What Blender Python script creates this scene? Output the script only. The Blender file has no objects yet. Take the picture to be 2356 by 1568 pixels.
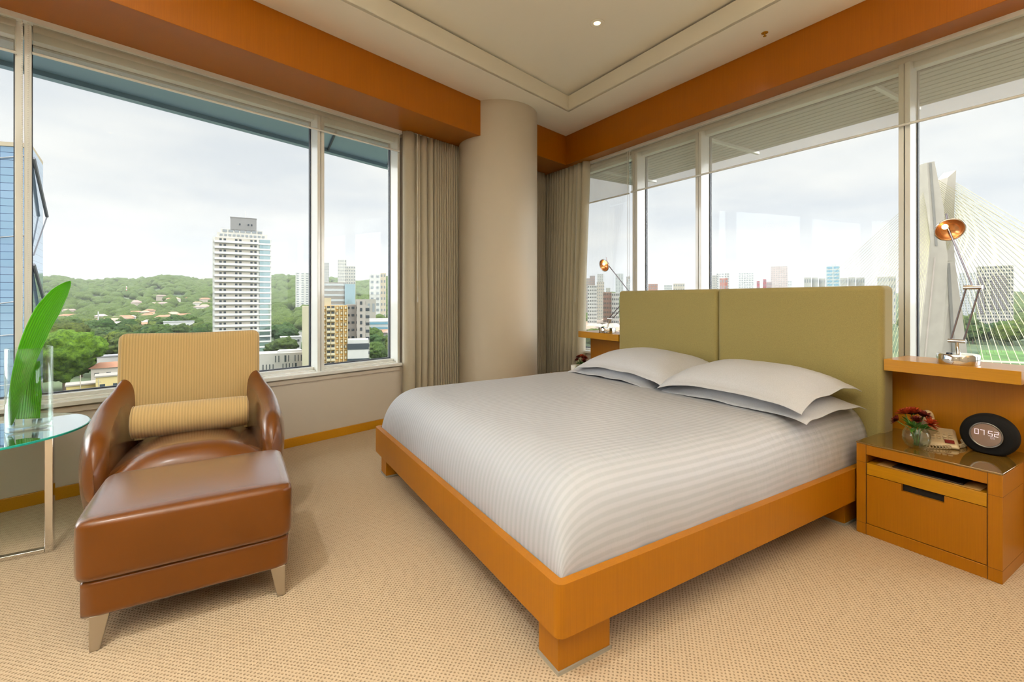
import bpy, bmesh, math, random
from mathutils import Vector, Matrix, noise
PI = math.pi
sc = bpy.context.scene
col = sc.collection

# ------------------------------------------------------------------ camera
F_PX = 1068.6
YAW = math.radians(31.2327)
EYE = 1.2
HOR = 688.0
cam_data = bpy.data.cameras.new('camera')
cam_data.sensor_width = 36.0
cam_data.lens = F_PX / 2356 * 36.0
cam_data.shift_y = -(784.0 - HOR) / 2356.0
cam_data.clip_start = 0.05
cam_data.clip_end = 20000
cam = bpy.data.objects.new('camera', cam_data)
col.objects.link(cam)
cam.location = (0, 0, EYE)
cam.rotation_euler = (PI / 2, 0, -YAW)
sc.camera = cam

# ------------------------------------------------------------------ exposure
vs = sc.view_settings
vs.view_transform = 'Standard'
vs.look = 'None'
vs.exposure = 0.0
vs.gamma = 1.0
vs.use_curve_mapping = False
sc.cycles.max_bounces = 10
sc.cycles.diffuse_bounces = 5
sc.cycles.glossy_bounces = 5
sc.cycles.transmission_bounces = 8
sc.cycles.transparent_max_bounces = 24
sc.cycles.sample_clamp_indirect = 6.0
sc.cycles.caustics_reflective = False
sc.cycles.caustics_refractive = False

# ------------------------------------------------------------------ overcast sky
SKY = 1.0
GLOW = 12.0
world = bpy.data.worlds.new('overcast_sky')
sc.world = world
world.use_nodes = True
wn = world.node_tree.nodes
wl = world.node_tree.links
wn.clear()
wo = wn.new('ShaderNodeOutputWorld')
bg = wn.new('ShaderNodeBackground')
tc = wn.new('ShaderNodeTexCoord')
mp = wn.new('ShaderNodeMapping')
mp.inputs['Scale'].default_value = (1.6, 1.6, 6.5)
nz = wn.new('ShaderNodeTexNoise')
nz.inputs['Scale'].default_value = 1.7
nz.inputs['Detail'].default_value = 4.5
nz.inputs['Roughness'].default_value = 0.5
rp = wn.new('ShaderNodeValToRGB')
rp.color_ramp.elements[0].position = 0.34
rp.color_ramp.elements[0].color = (0.74, 0.755, 0.80, 1)
rp.color_ramp.elements[1].position = 0.60
rp.color_ramp.elements[1].color = (0.945, 0.915, 0.895, 1)
bg.inputs['Strength'].default_value = SKY
wl.new(tc.outputs['Generated'], mp.inputs['Vector'])
wl.new(mp.outputs['Vector'], nz.inputs['Vector'])
wl.new(nz.outputs['Fac'], rp.inputs['Fac'])
# added bright band overhead, out of view, to strengthen the window light
axis = Vector((math.sin(YAW), math.cos(YAW), 0.0))
dt = wn.new('ShaderNodeVectorMath'); dt.operation = 'DOT_PRODUCT'; dt.inputs[1].default_value = axis
def wmath(op, a, b_=None):
    m_ = wn.new('ShaderNodeMath'); m_.operation = op
    for i_, v_ in enumerate((a, b_)):
        if v_ is None: continue
        if isinstance(v_, (int, float)): m_.inputs[i_].default_value = v_
        else: wl.new(v_, m_.inputs[i_])
    return m_.outputs[0]
wl.new(tc.outputs['Generated'], dt.inputs[0])
q_ = wmath('ADD', dt.outputs['Value'], 0.16)
q_ = wmath('MULTIPLY', q_, q_); q_ = wmath('DIVIDE', q_, -0.10); q_ = wmath('EXPONENT', q_)
q_ = wmath('MULTIPLY', q_, GLOW); q_ = wmath('ADD', q_, 1.0)
sc2 = wn.new('ShaderNodeVectorMath'); sc2.operation = 'SCALE'
wl.new(rp.outputs['Color'], sc2.inputs[0]); wl.new(q_, sc2.inputs['Scale'])
wl.new(sc2.outputs[0], bg.inputs['Color'])
wl.new(bg.outputs[0], wo.inputs['Surface'])

def add_light(name, kind, loc, energy, color=(1, 0.82, 0.6), size=0.1, rot=(0, 0, 0), spot=None, parent=None):
    d = bpy.data.lights.new(name, kind)
    d.energy = energy
    d.color = color
    if kind == 'SPOT':
        d.spot_size = spot
        d.spot_blend = 0.8
        d.shadow_soft_size = size
    elif kind == 'POINT':
        d.shadow_soft_size = size
    elif kind == 'SUN':
        d.angle = size
    o = bpy.data.objects.new(name, d)
    col.objects.link(o)
    o.location = loc
    o.rotation_euler = rot
    if parent:
        o.parent = parent
        o.location = Vector(loc) - parent.location
    return o

# weak light added from behind the camera to brighten the city facades only
city_fill_sun = add_light('city_fill_sun', 'SUN', (0, 0, 60), 0.25, (1.0, 0.97, 0.93), math.radians(30),
                (math.radians(52), 0, math.radians(-22)))

# ------------------------------------------------------------------ materials
MATS = {}
def newmat(name):
    m = bpy.data.materials.new(name)
    m.use_nodes = True
    MATS[name] = m
    return m, m.node_tree.nodes, m.node_tree.links, m.node_tree.nodes['Principled BSDF']

def plain(name, c, rough=0.6, metal=0.0, coat=0.0, spec=0.5, sheen=0.0, emit=None, es=0.0, trans=0.0, ior=1.45, bump=None, var=None):
    m, n, l, b = newmat(name)
    b.inputs['Base Color'].default_value = (*c, 1)
    b.inputs['Roughness'].default_value = rough
    b.inputs['Metallic'].default_value = metal
    b.inputs['Coat Weight'].default_value = coat
    b.inputs['Coat Roughness'].default_value = 0.08
    b.inputs['Specular IOR Level'].default_value = spec
    b.inputs['Sheen Weight'].default_value = sheen
    b.inputs['Transmission Weight'].default_value = trans
    b.inputs['IOR'].default_value = ior
    if emit:
        b.inputs['Emission Color'].default_value = (*emit, 1)
        b.inputs['Emission Strength'].default_value = es
    t = n.new('ShaderNodeTexCoord')
    if bump:   # (scale, strength, distance)
        z = n.new('ShaderNodeTexNoise'); z.inputs['Scale'].default_value = bump[0]; z.inputs['Detail'].default_value = 4
        u = n.new('ShaderNodeBump'); u.inputs['Strength'].default_value = bump[1]; u.inputs['Distance'].default_value = bump[2]
        l.new(t.outputs['Object'], z.inputs['Vector']); l.new(z.outputs['Fac'], u.inputs['Height']); l.new(u.outputs['Normal'], b.inputs['Normal'])
    if var:    # (scale, amount)
        z = n.new('ShaderNodeTexNoise'); z.inputs['Scale'].default_value = var[0]; z.inputs['Detail'].default_value = 3
        r = n.new('ShaderNodeMapRange'); r.inputs['From Min'].default_value = 0.3; r.inputs['From Max'].default_value = 0.7
        r.inputs['To Min'].default_value = 1 - var[1]; r.inputs['To Max'].default_value = 1 + var[1]
        x = n.new('ShaderNodeVectorMath'); x.operation = 'SCALE'; x.inputs[0].default_value = c
        l.new(t.outputs['Object'], z.inputs['Vector']); l.new(z.outputs['Fac'], r.inputs['Value']); l.new(r.outputs[0], x.inputs['Scale'])
        l.new(x.outputs[0], b.inputs['Base Color'])
    return m

def wood(name, c, grain=(150, 150, 2.6), amt=0.085, rough=0.38, coat=0.35):
    m, n, l, b = newmat(name)
    t = n.new('ShaderNodeTexCoord')
    mpn = n.new('ShaderNodeMapping'); mpn.inputs['Scale'].default_value = grain
    z = n.new('ShaderNodeTexNoise'); z.inputs['Scale'].default_value = 1.6; z.inputs['Detail'].default_value = 5; z.inputs['Roughness'].default_value = 0.65
    z2 = n.new('ShaderNodeTexNoise'); z2.inputs['Scale'].default_value = 1.3; z2.inputs['Detail'].default_value = 2
    ad = n.new('ShaderNodeMath'); ad.operation = 'MULTIPLY_ADD'; ad.inputs[1].default_value = 0.45
    r = n.new('ShaderNodeMapRange'); r.inputs['From Min'].default_value = 0.45; r.inputs['From Max'].default_value = 1.0
    r.inputs['To Min'].default_value = 1 - amt * 1.6; r.inputs['To Max'].default_value = 1 + amt
    x = n.new('ShaderNodeVectorMath'); x.operation = 'SCALE'; x.inputs[0].default_value = c
    l.new(t.outputs['Object'], mpn.inputs['Vector']); l.new(mpn.outputs[0], z.inputs['Vector']); l.new(t.outputs['Object'], z2.inputs['Vector'])
    l.new(z2.outputs['Fac'], ad.inputs[0]); l.new(z.outputs['Fac'], ad.inputs[2])
    l.new(ad.outputs[0], r.inputs['Value']); l.new(r.outputs[0], x.inputs['Scale']); l.new(x.outputs[0], b.inputs['Base Color'])
    b.inputs['Roughness'].default_value = rough
    b.inputs['Coat Weight'].default_value = coat
    b.inputs['Coat Roughness'].default_value = 0.16; b.inputs['Specular IOR Level'].default_value = 0.25
    u = n.new('ShaderNodeBump'); u.inputs['Strength'].default_value = 0.08; u.inputs['Distance'].default_value = 0.001
    l.new(z.outputs['Fac'], u.inputs['Height']); l.new(u.outputs['Normal'], b.inputs['Normal'])
    return m

def fabric(name, c, scale=500, rough=0.9, bstr=0.25, sheen=0.2, translucent=0.0, big=None):
    m, n, l, b = newmat(name)
    t = n.new('ShaderNodeTexCoord')
    z = n.new('ShaderNodeTexNoise'); z.inputs['Scale'].default_value = scale; z.inputs['Detail'].default_value = 2
    r = n.new('ShaderNodeMapRange'); r.inputs['From Min'].default_value = 0.3; r.inputs['From Max'].default_value = 0.7
    r.inputs['To Min'].default_value = 0.84; r.inputs['To Max'].default_value = 1.12
    x = n.new('ShaderNodeVectorMath'); x.operation = 'SCALE'; x.inputs[0].default_value = c
    l.new(t.outputs['Object'], z.inputs['Vector']); l.new(z.outputs['Fac'], r.inputs['Value']); l.new(r.outputs[0], x.inputs['Scale'])
    l.new(x.outputs[0], b.inputs['Base Color'])
    u = n.new('ShaderNodeBump'); u.inputs['Strength'].default_value = bstr; u.inputs['Distance'].default_value = 0.0006
    l.new(z.outputs['Fac'], u.inputs['Height'])
    if big:
        z3 = n.new('ShaderNodeTexNoise'); z3.inputs['Scale'].default_value = big[0]; z3.inputs['Detail'].default_value = 3
        mq = n.new('ShaderNodeMapping'); mq.inputs['Scale'].default_value = big[2] if len(big) > 2 else (1, 1, 1)
        l.new(t.outputs['Object'], mq.inputs['Vector']); l.new(mq.outputs[0], z3.inputs['Vector'])
        u3 = n.new('ShaderNodeBump'); u3.inputs['Strength'].default_value = 0.6; u3.inputs['Distance'].default_value = big[1]
        l.new(z3.outputs['Fac'], u3.inputs['Height']); l.new(u.outputs['Normal'], u3.inputs['Normal']); l.new(u3.outputs['Normal'], b.inputs['Normal'])
    else:
        l.new(u.outputs['Normal'], b.inputs['Normal'])
    b.inputs['Roughness'].default_value = rough
    b.inputs['Sheen Weight'].default_value = sheen
    if translucent:
        tr = n.new('ShaderNodeBsdfTranslucent'); tr.inputs['Color'].default_value = (*c, 1)
        mx = n.new('ShaderNodeMixShader'); mx.inputs[0].default_value = translucent
        l.new(b.outputs[0], mx.inputs[1]); l.new(tr.outputs[0], mx.inputs[2]); l.new(mx.outputs[0], n['Material Output'].inputs['Surface'])
    return m

def pane_mat(name, tint=(0.97, 0.99, 0.98), refl=0.6):
    m, n, l, b = newmat(name)
    n.remove(b)
    tr = n.new('ShaderNodeBsdfTransparent'); tr.inputs['Color'].default_value = (*tint, 1)
    gl = n.new('ShaderNodeBsdfGlossy'); gl.inputs['Roughness'].default_value = 0.0
    fr = n.new('ShaderNodeFresnel'); fr.inputs['IOR'].default_value = 1.45
    mu = n.new('ShaderNodeMath'); mu.operation = 'MULTIPLY'; mu.inputs[1].default_value = refl
    mx = n.new('ShaderNodeMixShader')
    l.new(fr.outputs[0], mu.inputs[0]); l.new(mu.outputs[0], mx.inputs[0]); l.new(tr.outputs[0], mx.inputs[1]); l.new(gl.outputs[0], mx.inputs[2])
    l.new(mx.outputs[0], n['Material Output'].inputs['Surface'])
    return m

def shell_glass(name, tint, k):
    # thin clear glass: clear face-on, mirror-like along its edges
    m, n, l, b = newmat(name); n.remove(b)
    tr = n.new('ShaderNodeBsdfTransparent'); tr.inputs['Color'].default_value = (*tint, 1)
    gl = n.new('ShaderNodeBsdfGlossy'); gl.inputs['Roughness'].default_value = 0.0; gl.inputs['Color'].default_value = (.95, 1, .98, 1)
    lw = n.new('ShaderNodeLayerWeight'); lw.inputs['Blend'].default_value = 0.5
    pw = n.new('ShaderNodeMath'); pw.operation = 'POWER'; pw.inputs[1].default_value = 3.5
    mu = n.new('ShaderNodeMath'); mu.operation = 'MULTIPLY_ADD'; mu.inputs[1].default_value = .75 * k; mu.inputs[2].default_value = .035 * k
    mx = n.new('ShaderNodeMixShader')
    l.new(lw.outputs['Facing'], pw.inputs[0]); l.new(pw.outputs[0], mu.inputs[0]); l.new(mu.outputs[0], mx.inputs[0]); l.new(tr.outputs[0], mx.inputs[1]); l.new(gl.outputs[0], mx.inputs[2])
    l.new(mx.outputs[0], n['Material Output'].inputs['Surface'])
    return m

WOOD = wood('honey_wood', (0.33, 0.115, 0.0), coat=.14, rough=.45)
WOODH = wood('honey_wood_horizontal', (0.42, 0.185, 0.003), grain=(120, 4, 120))
WOODC = wood('cornice_wood', (0.34, 0.098, 0.0), grain=(130, 130, 2.0), rough=0.35, coat=0.12)
WALL = plain('wall_paper', (0.51, 0.455, 0.385), 0.85, bump=(300, 0.15, 0.001))
COLM = plain('column_paper', (0.50, 0.43, 0.335), 0.5, spec=0.35, bump=(300, 0.12, 0.001))
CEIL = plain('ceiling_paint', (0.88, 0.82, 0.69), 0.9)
CEIL_SHADED = plain('ceiling_paint_shaded', (0.74, 0.69, 0.58), 0.9)  # ceiling paint with the shade of the coffer sides put into its colour
WHITEFRAME = plain('frame_paint', (0.74, 0.75, 0.715), 0.25, coat=1.0)
GASKET = plain('black_gasket', (0.01, 0.015, 0.03), 0.4)
CHROME = plain('chrome', (0.78, 0.76, 0.74), 0.07, metal=1.0)
STEEL = plain('brushed_steel', (0.45, 0.40, 0.33), 0.32, metal=0.9, bump=(40, 0.1, 0.001))
LEATHER = plain('brown_leather', (0.115, 0.031, 0.0), 0.42, spec=0.2, coat=.5, bump=(420, 0.12, 0.0006), var=(3, 0.10))
LEATHER.node_tree.nodes['Principled BSDF'].inputs['Coat Weight'].default_value = .25
_n = LEATHER.node_tree.nodes; _l = LEATHER.node_tree.links   # the polish turns mirror-like at grazing angles
_g = _n.new('ShaderNodeBsdfGlossy'); _g.inputs['Roughness'].default_value = .26; _g.inputs['Color'].default_value = (1, .97, .97, 1)
_w = _n.new('ShaderNodeLayerWeight'); _w.inputs['Blend'].default_value = .5
_p = _n.new('ShaderNodeMath'); _p.operation = 'POWER'; _p.inputs[1].default_value = 2.6
_k = _n.new('ShaderNodeMath'); _k.operation = 'MULTIPLY'; _k.inputs[1].default_value = .80
_x = _n.new('ShaderNodeMixShader')
_l.new(_w.outputs['Facing'], _p.inputs[0]); _l.new(_p.outputs[0], _k.inputs[0]); _l.new(_k.outputs[0], _x.inputs[0])
_l.new(_n['Principled BSDF'].outputs[0], _x.inputs[1]); _l.new(_g.outputs[0], _x.inputs[2]); _l.new(_x.outputs[0], _n['Material Output'].inputs['Surface'])
_b = LEATHER.node_tree.nodes['Principled BSDF']; _b.inputs['Coat Roughness'].default_value = .20; _b.inputs['Coat IOR'].default_value = 1.6
OLIVE = fabric('olive_upholstery', (0.262, 0.205, 0.066), 420, big=None)
CURT = fabric('grey_curtain', (0.68, 0.62, 0.49), 600, translucent=0.38)
SHEET = fabric('white_cotton', (0.47, 0.475, 0.505), 500, bstr=0.1, sheen=0.05, big=(9, 0.006, (1, 1, 1)))
PANE = pane_mat('window_glass', (0.96, 0.985, 0.98), 0.24)
VGLASS = shell_glass('clear_glass', (0.96, 0.98, 0.975), 1.0)
WATER = shell_glass('water', (0.95, 0.98, 0.96), .5)

# carpet: staggered woven loops
CARPET, n, l, b = newmat('woven_carpet')
t = n.new('ShaderNodeTexCoord')
z = n.new('ShaderNodeTexNoise'); z.inputs['Scale'].default_value = 130; z.inputs['Detail'].default_value = 3
ds = n.new('ShaderNodeVectorMath'); ds.operation = 'MULTIPLY_ADD'; ds.inputs[1].default_value = (.008, .008, 0)
sx = n.new('ShaderNodeSeparateXYZ')
l.new(t.outputs['Object'], z.inputs['Vector']); l.new(z.outputs['Color'], ds.inputs[0]); l.new(t.outputs['Object'], ds.inputs[2]); l.new(ds.outputs[0], sx.inputs[0])
def cm(op, a_, b_=None):
    q_ = n.new('ShaderNodeMath'); q_.operation = op
    for i_, v_ in enumerate((a_, b_)):
        if v_ is None: continue
        if isinstance(v_, (int, float)): q_.inputs[i_].default_value = v_
        else: l.new(v_, q_.inputs[i_])
    return q_.outputs[0]
dim = cm('MULTIPLY', cm('SINE', cm('MULTIPLY', sx.outputs[0], 2 * PI / .0190)), cm('SINE', cm('MULTIPLY', sx.outputs[1], 2 * PI / .0175)))
rng = n.new('ShaderNodeMapRange'); rng.interpolation_type = 'SMOOTHSTEP'; rng.inputs['From Min'].default_value = .12; rng.inputs['From Max'].default_value = .95
l.new(dim, rng.inputs['Value'])
zf = n.new('ShaderNodeTexNoise'); zf.inputs['Scale'].default_value = 420; zf.inputs['Detail'].default_value = 2; l.new(t.outputs['Object'], zf.inputs['Vector'])
base_ = n.new('ShaderNodeMix'); base_.data_type = 'RGBA'; base_.inputs[6].default_value = (0.41, 0.305, 0.20, 1); base_.inputs[7].default_value = (0.54, 0.405, 0.27, 1); l.new(zf.outputs['Fac'], base_.inputs[0])
mxc = n.new('ShaderNodeMix'); mxc.data_type = 'RGBA'; mxc.inputs[7].default_value = (0.22, 0.15, 0.085, 1); l.new(cm('MULTIPLY', rng.outputs[0], .8), mxc.inputs[0]); l.new(base_.outputs[2], mxc.inputs[6]); l.new(mxc.outputs[2], b.inputs['Base Color'])
u = n.new('ShaderNodeBump'); u.inputs['Strength'].default_value = 0.8; u.inputs['Distance'].default_value = 0.003; u.invert = True
l.new(cm('ADD', rng.outputs[0], cm('MULTIPLY', zf.outputs['Fac'], .3)), u.inputs['Height']); l.new(u.outputs['Normal'], b.inputs['Normal'])
b.inputs['Roughness'].default_value = 0.95; b.inputs['Specular IOR Level'].default_value = 0.15

# corduroy: fine vertical ribs across local x
def ribbed(name, c, pitch, axis=0, rough=0.9):
    m, n, l, b = newmat(name)
    t = n.new('ShaderNodeTexCoord'); sx = n.new('ShaderNodeSeparateXYZ')
    mm = n.new('ShaderNodeMath'); mm.operation = 'MULTIPLY'; mm.inputs[1].default_value = 2 * PI / pitch
    sn = n.new('ShaderNodeMath'); sn.operation = 'SINE'
    r = n.new('ShaderNodeMapRange'); r.inputs['From Min'].default_value = -1; r.inputs['From Max'].default_value = 1
    r.inputs['To Min'].default_value = 0.82; r.inputs['To Max'].default_value = 1.08
    x = n.new('ShaderNodeVectorMath'); x.operation = 'SCALE'; x.inputs[0].default_value = c
    l.new(t.outputs['Object'], sx.inputs[0]); l.new(sx.outputs[axis], mm.inputs[0]); l.new(mm.outputs[0], sn.inputs[0])
    l.new(sn.outputs[0], r.inputs['Value']); l.new(r.outputs[0], x.inputs['Scale']); l.new(x.outputs[0], b.inputs['Base Color'])
    u = n.new('ShaderNodeBump'); u.inputs['Strength'].default_value = 0.5; u.inputs['Distance'].default_value = 0.0015
    l.new(sn.outputs[0], u.inputs['Height'])
    z3 = n.new('ShaderNodeTexNoise'); z3.inputs['Scale'].default_value = 5; z3.inputs['Detail'].default_value = 2
    l.new(t.outputs['Object'], z3.inputs['Vector'])
    u3 = n.new('ShaderNodeBump'); u3.inputs['Strength'].default_value = 0.5; u3.inputs['Distance'].default_value = 0.01
    l.new(z3.outputs['Fac'], u3.inputs['Height']); l.new(u.outputs['Normal'], u3.inputs['Normal'])
    l.new(u3.outputs['Normal'], b.inputs['Normal'])
    b.inputs['Roughness'].default_value = rough; b.inputs['Sheen Weight'].default_value = 0.25
    return m
CORD = ribbed('tan_corduroy', (0.43, 0.285, 0.115), 0.0135)

# striped satin bed linen, stripes follow the UV map
STRIPE, n, l, b = newmat('striped_linen')
t = n.new('ShaderNodeTexCoord'); sx = n.new('ShaderNodeSeparateXYZ')
mm = n.new('ShaderNodeMath'); mm.operation = 'MULTIPLY'; mm.inputs[1].default_value = 2 * PI / 0.030
sn = n.new('ShaderNodeMath'); sn.operation = 'SINE'
r = n.new('ShaderNodeMapRange'); r.inputs['From Min'].default_value = -0.5; r.inputs['From Max'].default_value = 0.5
mixc = n.new('ShaderNodeMix'); mixc.data_type = 'RGBA'
mixc.inputs[6].default_value = (0.40, 0.41, 0.445, 1); mixc.inputs[7].default_value = (0.45, 0.46, 0.50, 1)
r2 = n.new('ShaderNodeMapRange'); r2.inputs['To Min'].default_value = 0.65; r2.inputs['To Max'].default_value = 0.42
l.new(t.outputs['UV'], sx.inputs[0]); l.new(sx.outputs[1], mm.inputs[0]); l.new(mm.outputs[0], sn.inputs[0]); l.new(sn.outputs[0], r.inputs['Value'])
l.new(r.outputs[0], mixc.inputs[0]); l.new(mixc.outputs[2], b.inputs['Base Color']); l.new(r.outputs[0], r2.inputs['Value']); l.new(r2.outputs[0], b.inputs['Roughness'])
mq = n.new('ShaderNodeMapping'); mq.inputs['Scale'].default_value = (14, 4.5, 1)
z3 = n.new('ShaderNodeTexNoise'); z3.inputs['Scale'].default_value = 1.6; z3.inputs['Detail'].default_value = 4; z3.inputs['Distortion'].default_value = 0.15
u3 = n.new('ShaderNodeBump'); u3.inputs['Strength'].default_value = 0.40; u3.inputs['Distance'].default_value = 0.010
l.new(t.outputs['UV'], mq.inputs['Vector']); l.new(mq.outputs[0], z3.inputs['Vector']); l.new(z3.outputs['Fac'], u3.inputs['Height']); l.new(u3.outputs['Normal'], b.inputs['Normal'])
b.inputs['Specular IOR Level'].default_value = 0.3

# sheer roller-blind cloth
BLIND, n, l, b = newmat('sheer_blind')
b.inputs['Base Color'].default_value = (0.60, 0.56, 0.45, 1); b.inputs['Roughness'].default_value = 0.9
tr = n.new('ShaderNodeBsdfTransparent'); tl = n.new('ShaderNodeBsdfTranslucent'); tl.inputs['Color'].default_value = (0.62, 0.60, 0.52, 1)
m1 = n.new('ShaderNodeMixShader'); m1.inputs[0].default_value = 0.35
m2 = n.new('ShaderNodeMixShader'); m2.inputs[0].default_value = 0.64
l.new(b.outputs[0], m1.inputs[1]); l.new(tl.outputs[0], m1.inputs[2]); l.new(m1.outputs[0], m2.inputs[1]); l.new(tr.outputs[0], m2.inputs[2])
l.new(m2.outputs[0], n['Material Output'].inputs['Surface'])

# ------------------------------------------------------------------ mesh helpers
class MB:
    """collects shapes in world coordinates and links them as one mesh"""
    def __init__(self):
        self.bm = bmesh.new(); self.uv = None
    def box(self, c, s, rz=0.0, rot=None):
        M = Matrix.Translation(c) @ (rot.to_4x4() if rot else Matrix.Rotation(rz, 4, 'Z')) @ Matrix.Diagonal((*s, 1))
        bmesh.ops.create_cube(self.bm, size=1.0, matrix=M); return self
    def box2(self, a, b_):
        c = [(a[i] + b_[i]) / 2 for i in range(3)]; s = [abs(b_[i] - a[i]) for i in range(3)]
        return self.box(c, s)
    def prism(self, pts, z0, z1):
        v0 = [self.bm.verts.new((p[0], p[1], z0)) for p in pts]; v1 = [self.bm.verts.new((p[0], p[1], z1)) for p in pts]
        n_ = len(pts)
        self.bm.faces.new(list(reversed(v0))); self.bm.faces.new(v1)
        for i in range(n_): self.bm.faces.new((v0[i], v0[(i + 1) % n_], v1[(i + 1) % n_], v1[i]))
        return self
    def hexa(self, q):      # eight corners: bottom four then top four
        v = [self.bm.verts.new(p) for p in q]
        for f in ((3, 2, 1, 0), (4, 5, 6, 7), (0, 1, 5, 4), (1, 2, 6, 5), (2, 3, 7, 6), (3, 0, 4, 7)): self.bm.faces.new([v[i] for i in f])
        return self
    def tube(self, path, r, n=12, cap=True, closed=False):
        P = [Vector(p) for p in path]; rr = r if isinstance(r, (list, tuple)) else [r] * len(P); rings = []
        up = Vector((0, 0, 1)); prev = None
        for i, p in enumerate(P):
            if closed: d = P[(i + 1) % len(P)] - P[i - 1]
            else: d = (P[min(i + 1, len(P) - 1)] - P[max(i - 1, 0)])
            d.normalize()
            if prev is None:
                a = d.cross(up)
                if a.length < 1e-3: a = d.cross(Vector((1, 0, 0)))
            else:
                a = prev - d * prev.dot(d)
                if a.length < 1e-5: a = d.cross(up)
            a.normalize(); prev = a; b_ = d.cross(a)
            rings.append([self.bm.verts.new(p + (a * math.cos(2 * PI * k / n) + b_ * math.sin(2 * PI * k / n)) * rr[i]) for k in range(n)])
        m = len(rings)
        for i in range(m if closed else m - 1):
            A = rings[i]; B = rings[(i + 1) % m]
            for k in range(n): self.bm.faces.new((A[k], A[(k + 1) % n], B[(k + 1) % n], B[k]))
        if cap and not closed:
            self.bm.faces.new(list(reversed(rings[0]))); self.bm.faces.new(rings[-1])
        return self
    def lathe(self, prof, c=(0, 0, 0), n=32, M=None):   # profile of (radius, z)
        rings = []
        for (r, z_) in prof:
            if r < 1e-6: rings.append([self.bm.verts.new((0, 0, z_))])
            else: rings.append([self.bm.verts.new((r * math.cos(2 * PI * k / n), r * math.sin(2 * PI * k / n), z_)) for k in range(n)])
        for A, B in zip(rings[:-1], rings[1:]):
            if len(A) == 1 and len(B) == 1: continue
            for k in range(n):
                k2 = (k + 1) % n
                if len(A) == 1: self.bm.faces.new((A[0], B[k2], B[k]))
                elif len(B) == 1: self.bm.faces.new((A[k], A[k2], B[0]))
                else: self.bm.faces.new((A[k], A[k2], B[k2], B[k]))
        vs_ = [v for g in rings for v in g]
        T = Matrix.Translation(c) @ (M.to_4x4() if M else Matrix.Identity(4))
        for v in vs_: v.co = T @ v.co
        return self
    def grid(self, nu, nv, f, uvf=None, close_u=False):
        V = [[self.bm.verts.new(f(i / (nu - 1 if not close_u else nu), j / (nv - 1))) for j in range(nv)] for i in range(nu)]
        if uvf and self.uv is None: self.uv = self.bm.loops.layers.uv.new('UVMap')
        for i in range(nu if close_u else nu - 1):
            for j in range(nv - 1):
                i2 = (i + 1) % nu
                fc = self.bm.faces.new((V[i][j], V[i2][j], V[i2][j + 1], V[i][j + 1]))
                if uvf:
                    for lp, (a, b_) in zip(fc.loops, ((i, j), (i + 1, j), (i + 1, j + 1), (i, j + 1))): lp[self.uv].uv = uvf(a / (nu - 1), b_ / (nv - 1))
        return V
    def loft(self, secs, cap=True):
        R_ = [[self.bm.verts.new(p) for p in s] for s in secs]; n_ = len(secs[0])
        for A, B in zip(R_[:-1], R_[1:]):
            for k in range(n_): self.bm.faces.new((A[k], A[(k + 1) % n_], B[(k + 1) % n_], B[k]))
        if cap: self.bm.faces.new(list(reversed(R_[0]))); self.bm.faces.new(R_[-1])
        return self
    def ico(self, c, s, sub=2, amp=0.0, fr=1.0, seed=0.0):
        r_ = bmesh.ops.create_icosphere(self.bm, subdivisions=sub, radius=1.0)
        for v in r_['verts']:
            d = v.co.normalized()
            k = 1 + amp * noise.noise(d * fr + Vector((seed, seed * 1.7, -seed)))
            v.co = Vector((c[0] + d.x * s[0] * k, c[1] + d.y * s[1] * k, c[2] + d.z * s[2] * k))
        return self
    def build(self, name, mat, parent=None, smooth=False, bevel=0.0, segs=2, subsurf=0, local=False, solid=0.0, autosmooth=None):
        if parent is not None and not local:
            off = parent_world(parent)
            for v in self.bm.verts: v.co -= off
        bmesh.ops.recalc_face_normals(self.bm, faces=self.bm.faces[:])
        me = bpy.data.meshes.new(name); self.bm.to_mesh(me); self.bm.free()
        me.materials.append(mat)
        if smooth:
            me.polygons.foreach_set('use_smooth', [True] * len(me.polygons))
        o = bpy.data.objects.new(name, me); col.objects.link(o)
        if parent is not None: o.parent = parent
        if solid:
            md = o.modifiers.new('solid', 'SOLIDIFY'); md.thickness = solid; md.offset = 0
        if bevel:
            md = o.modifiers.new('bevel', 'BEVEL'); md.width = bevel; md.segments = segs; md.limit_method = 'ANGLE'; md.angle_limit = math.radians(40); md.harden_normals = False
            me.polygons.foreach_set('use_smooth', [True] * len(me.polygons))
            try: me.set_sharp_from_angle(angle=math.radians(40))
            except Exception: pass
        if subsurf:
            md = o.modifiers.new('sub', 'SUBSURF'); md.levels = subsurf; md.render_levels = subsurf
            me.polygons.foreach_set('use_smooth', [True] * len(me.polygons))
        if autosmooth:
            me.polygons.foreach_set('use_smooth', [True] * len(me.polygons))
            me.set_sharp_from_angle(angle=math.radians(autosmooth))
        return o

def parent_world(o):
    v = Vector((0, 0, 0))
    while o is not None:
        v += o.location; o = o.parent
    return v

def tag(o, label=None, cat=None, group=None, kind=None):
    if label: o['label'] = label
    if cat: o['category'] = cat
    if group: o['group'] = group
    if kind: o['kind'] = kind
    return o

def thing(name, label, cat, loc=(0, 0, 0), group=None, kind=None):
    o = bpy.data.objects.new(name, None); col.objects.link(o); o.location = loc; o.empty_display_size = 0.1
    return tag(o, label, cat, group, kind)

def struct(o):
    o['kind'] = 'structure'; return o

def copy_tree(o, parent=None):
    c = o.copy(); col.objects.link(c); c.parent = parent
    for ch in list(o.children): copy_tree(ch, c)
    return c

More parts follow.
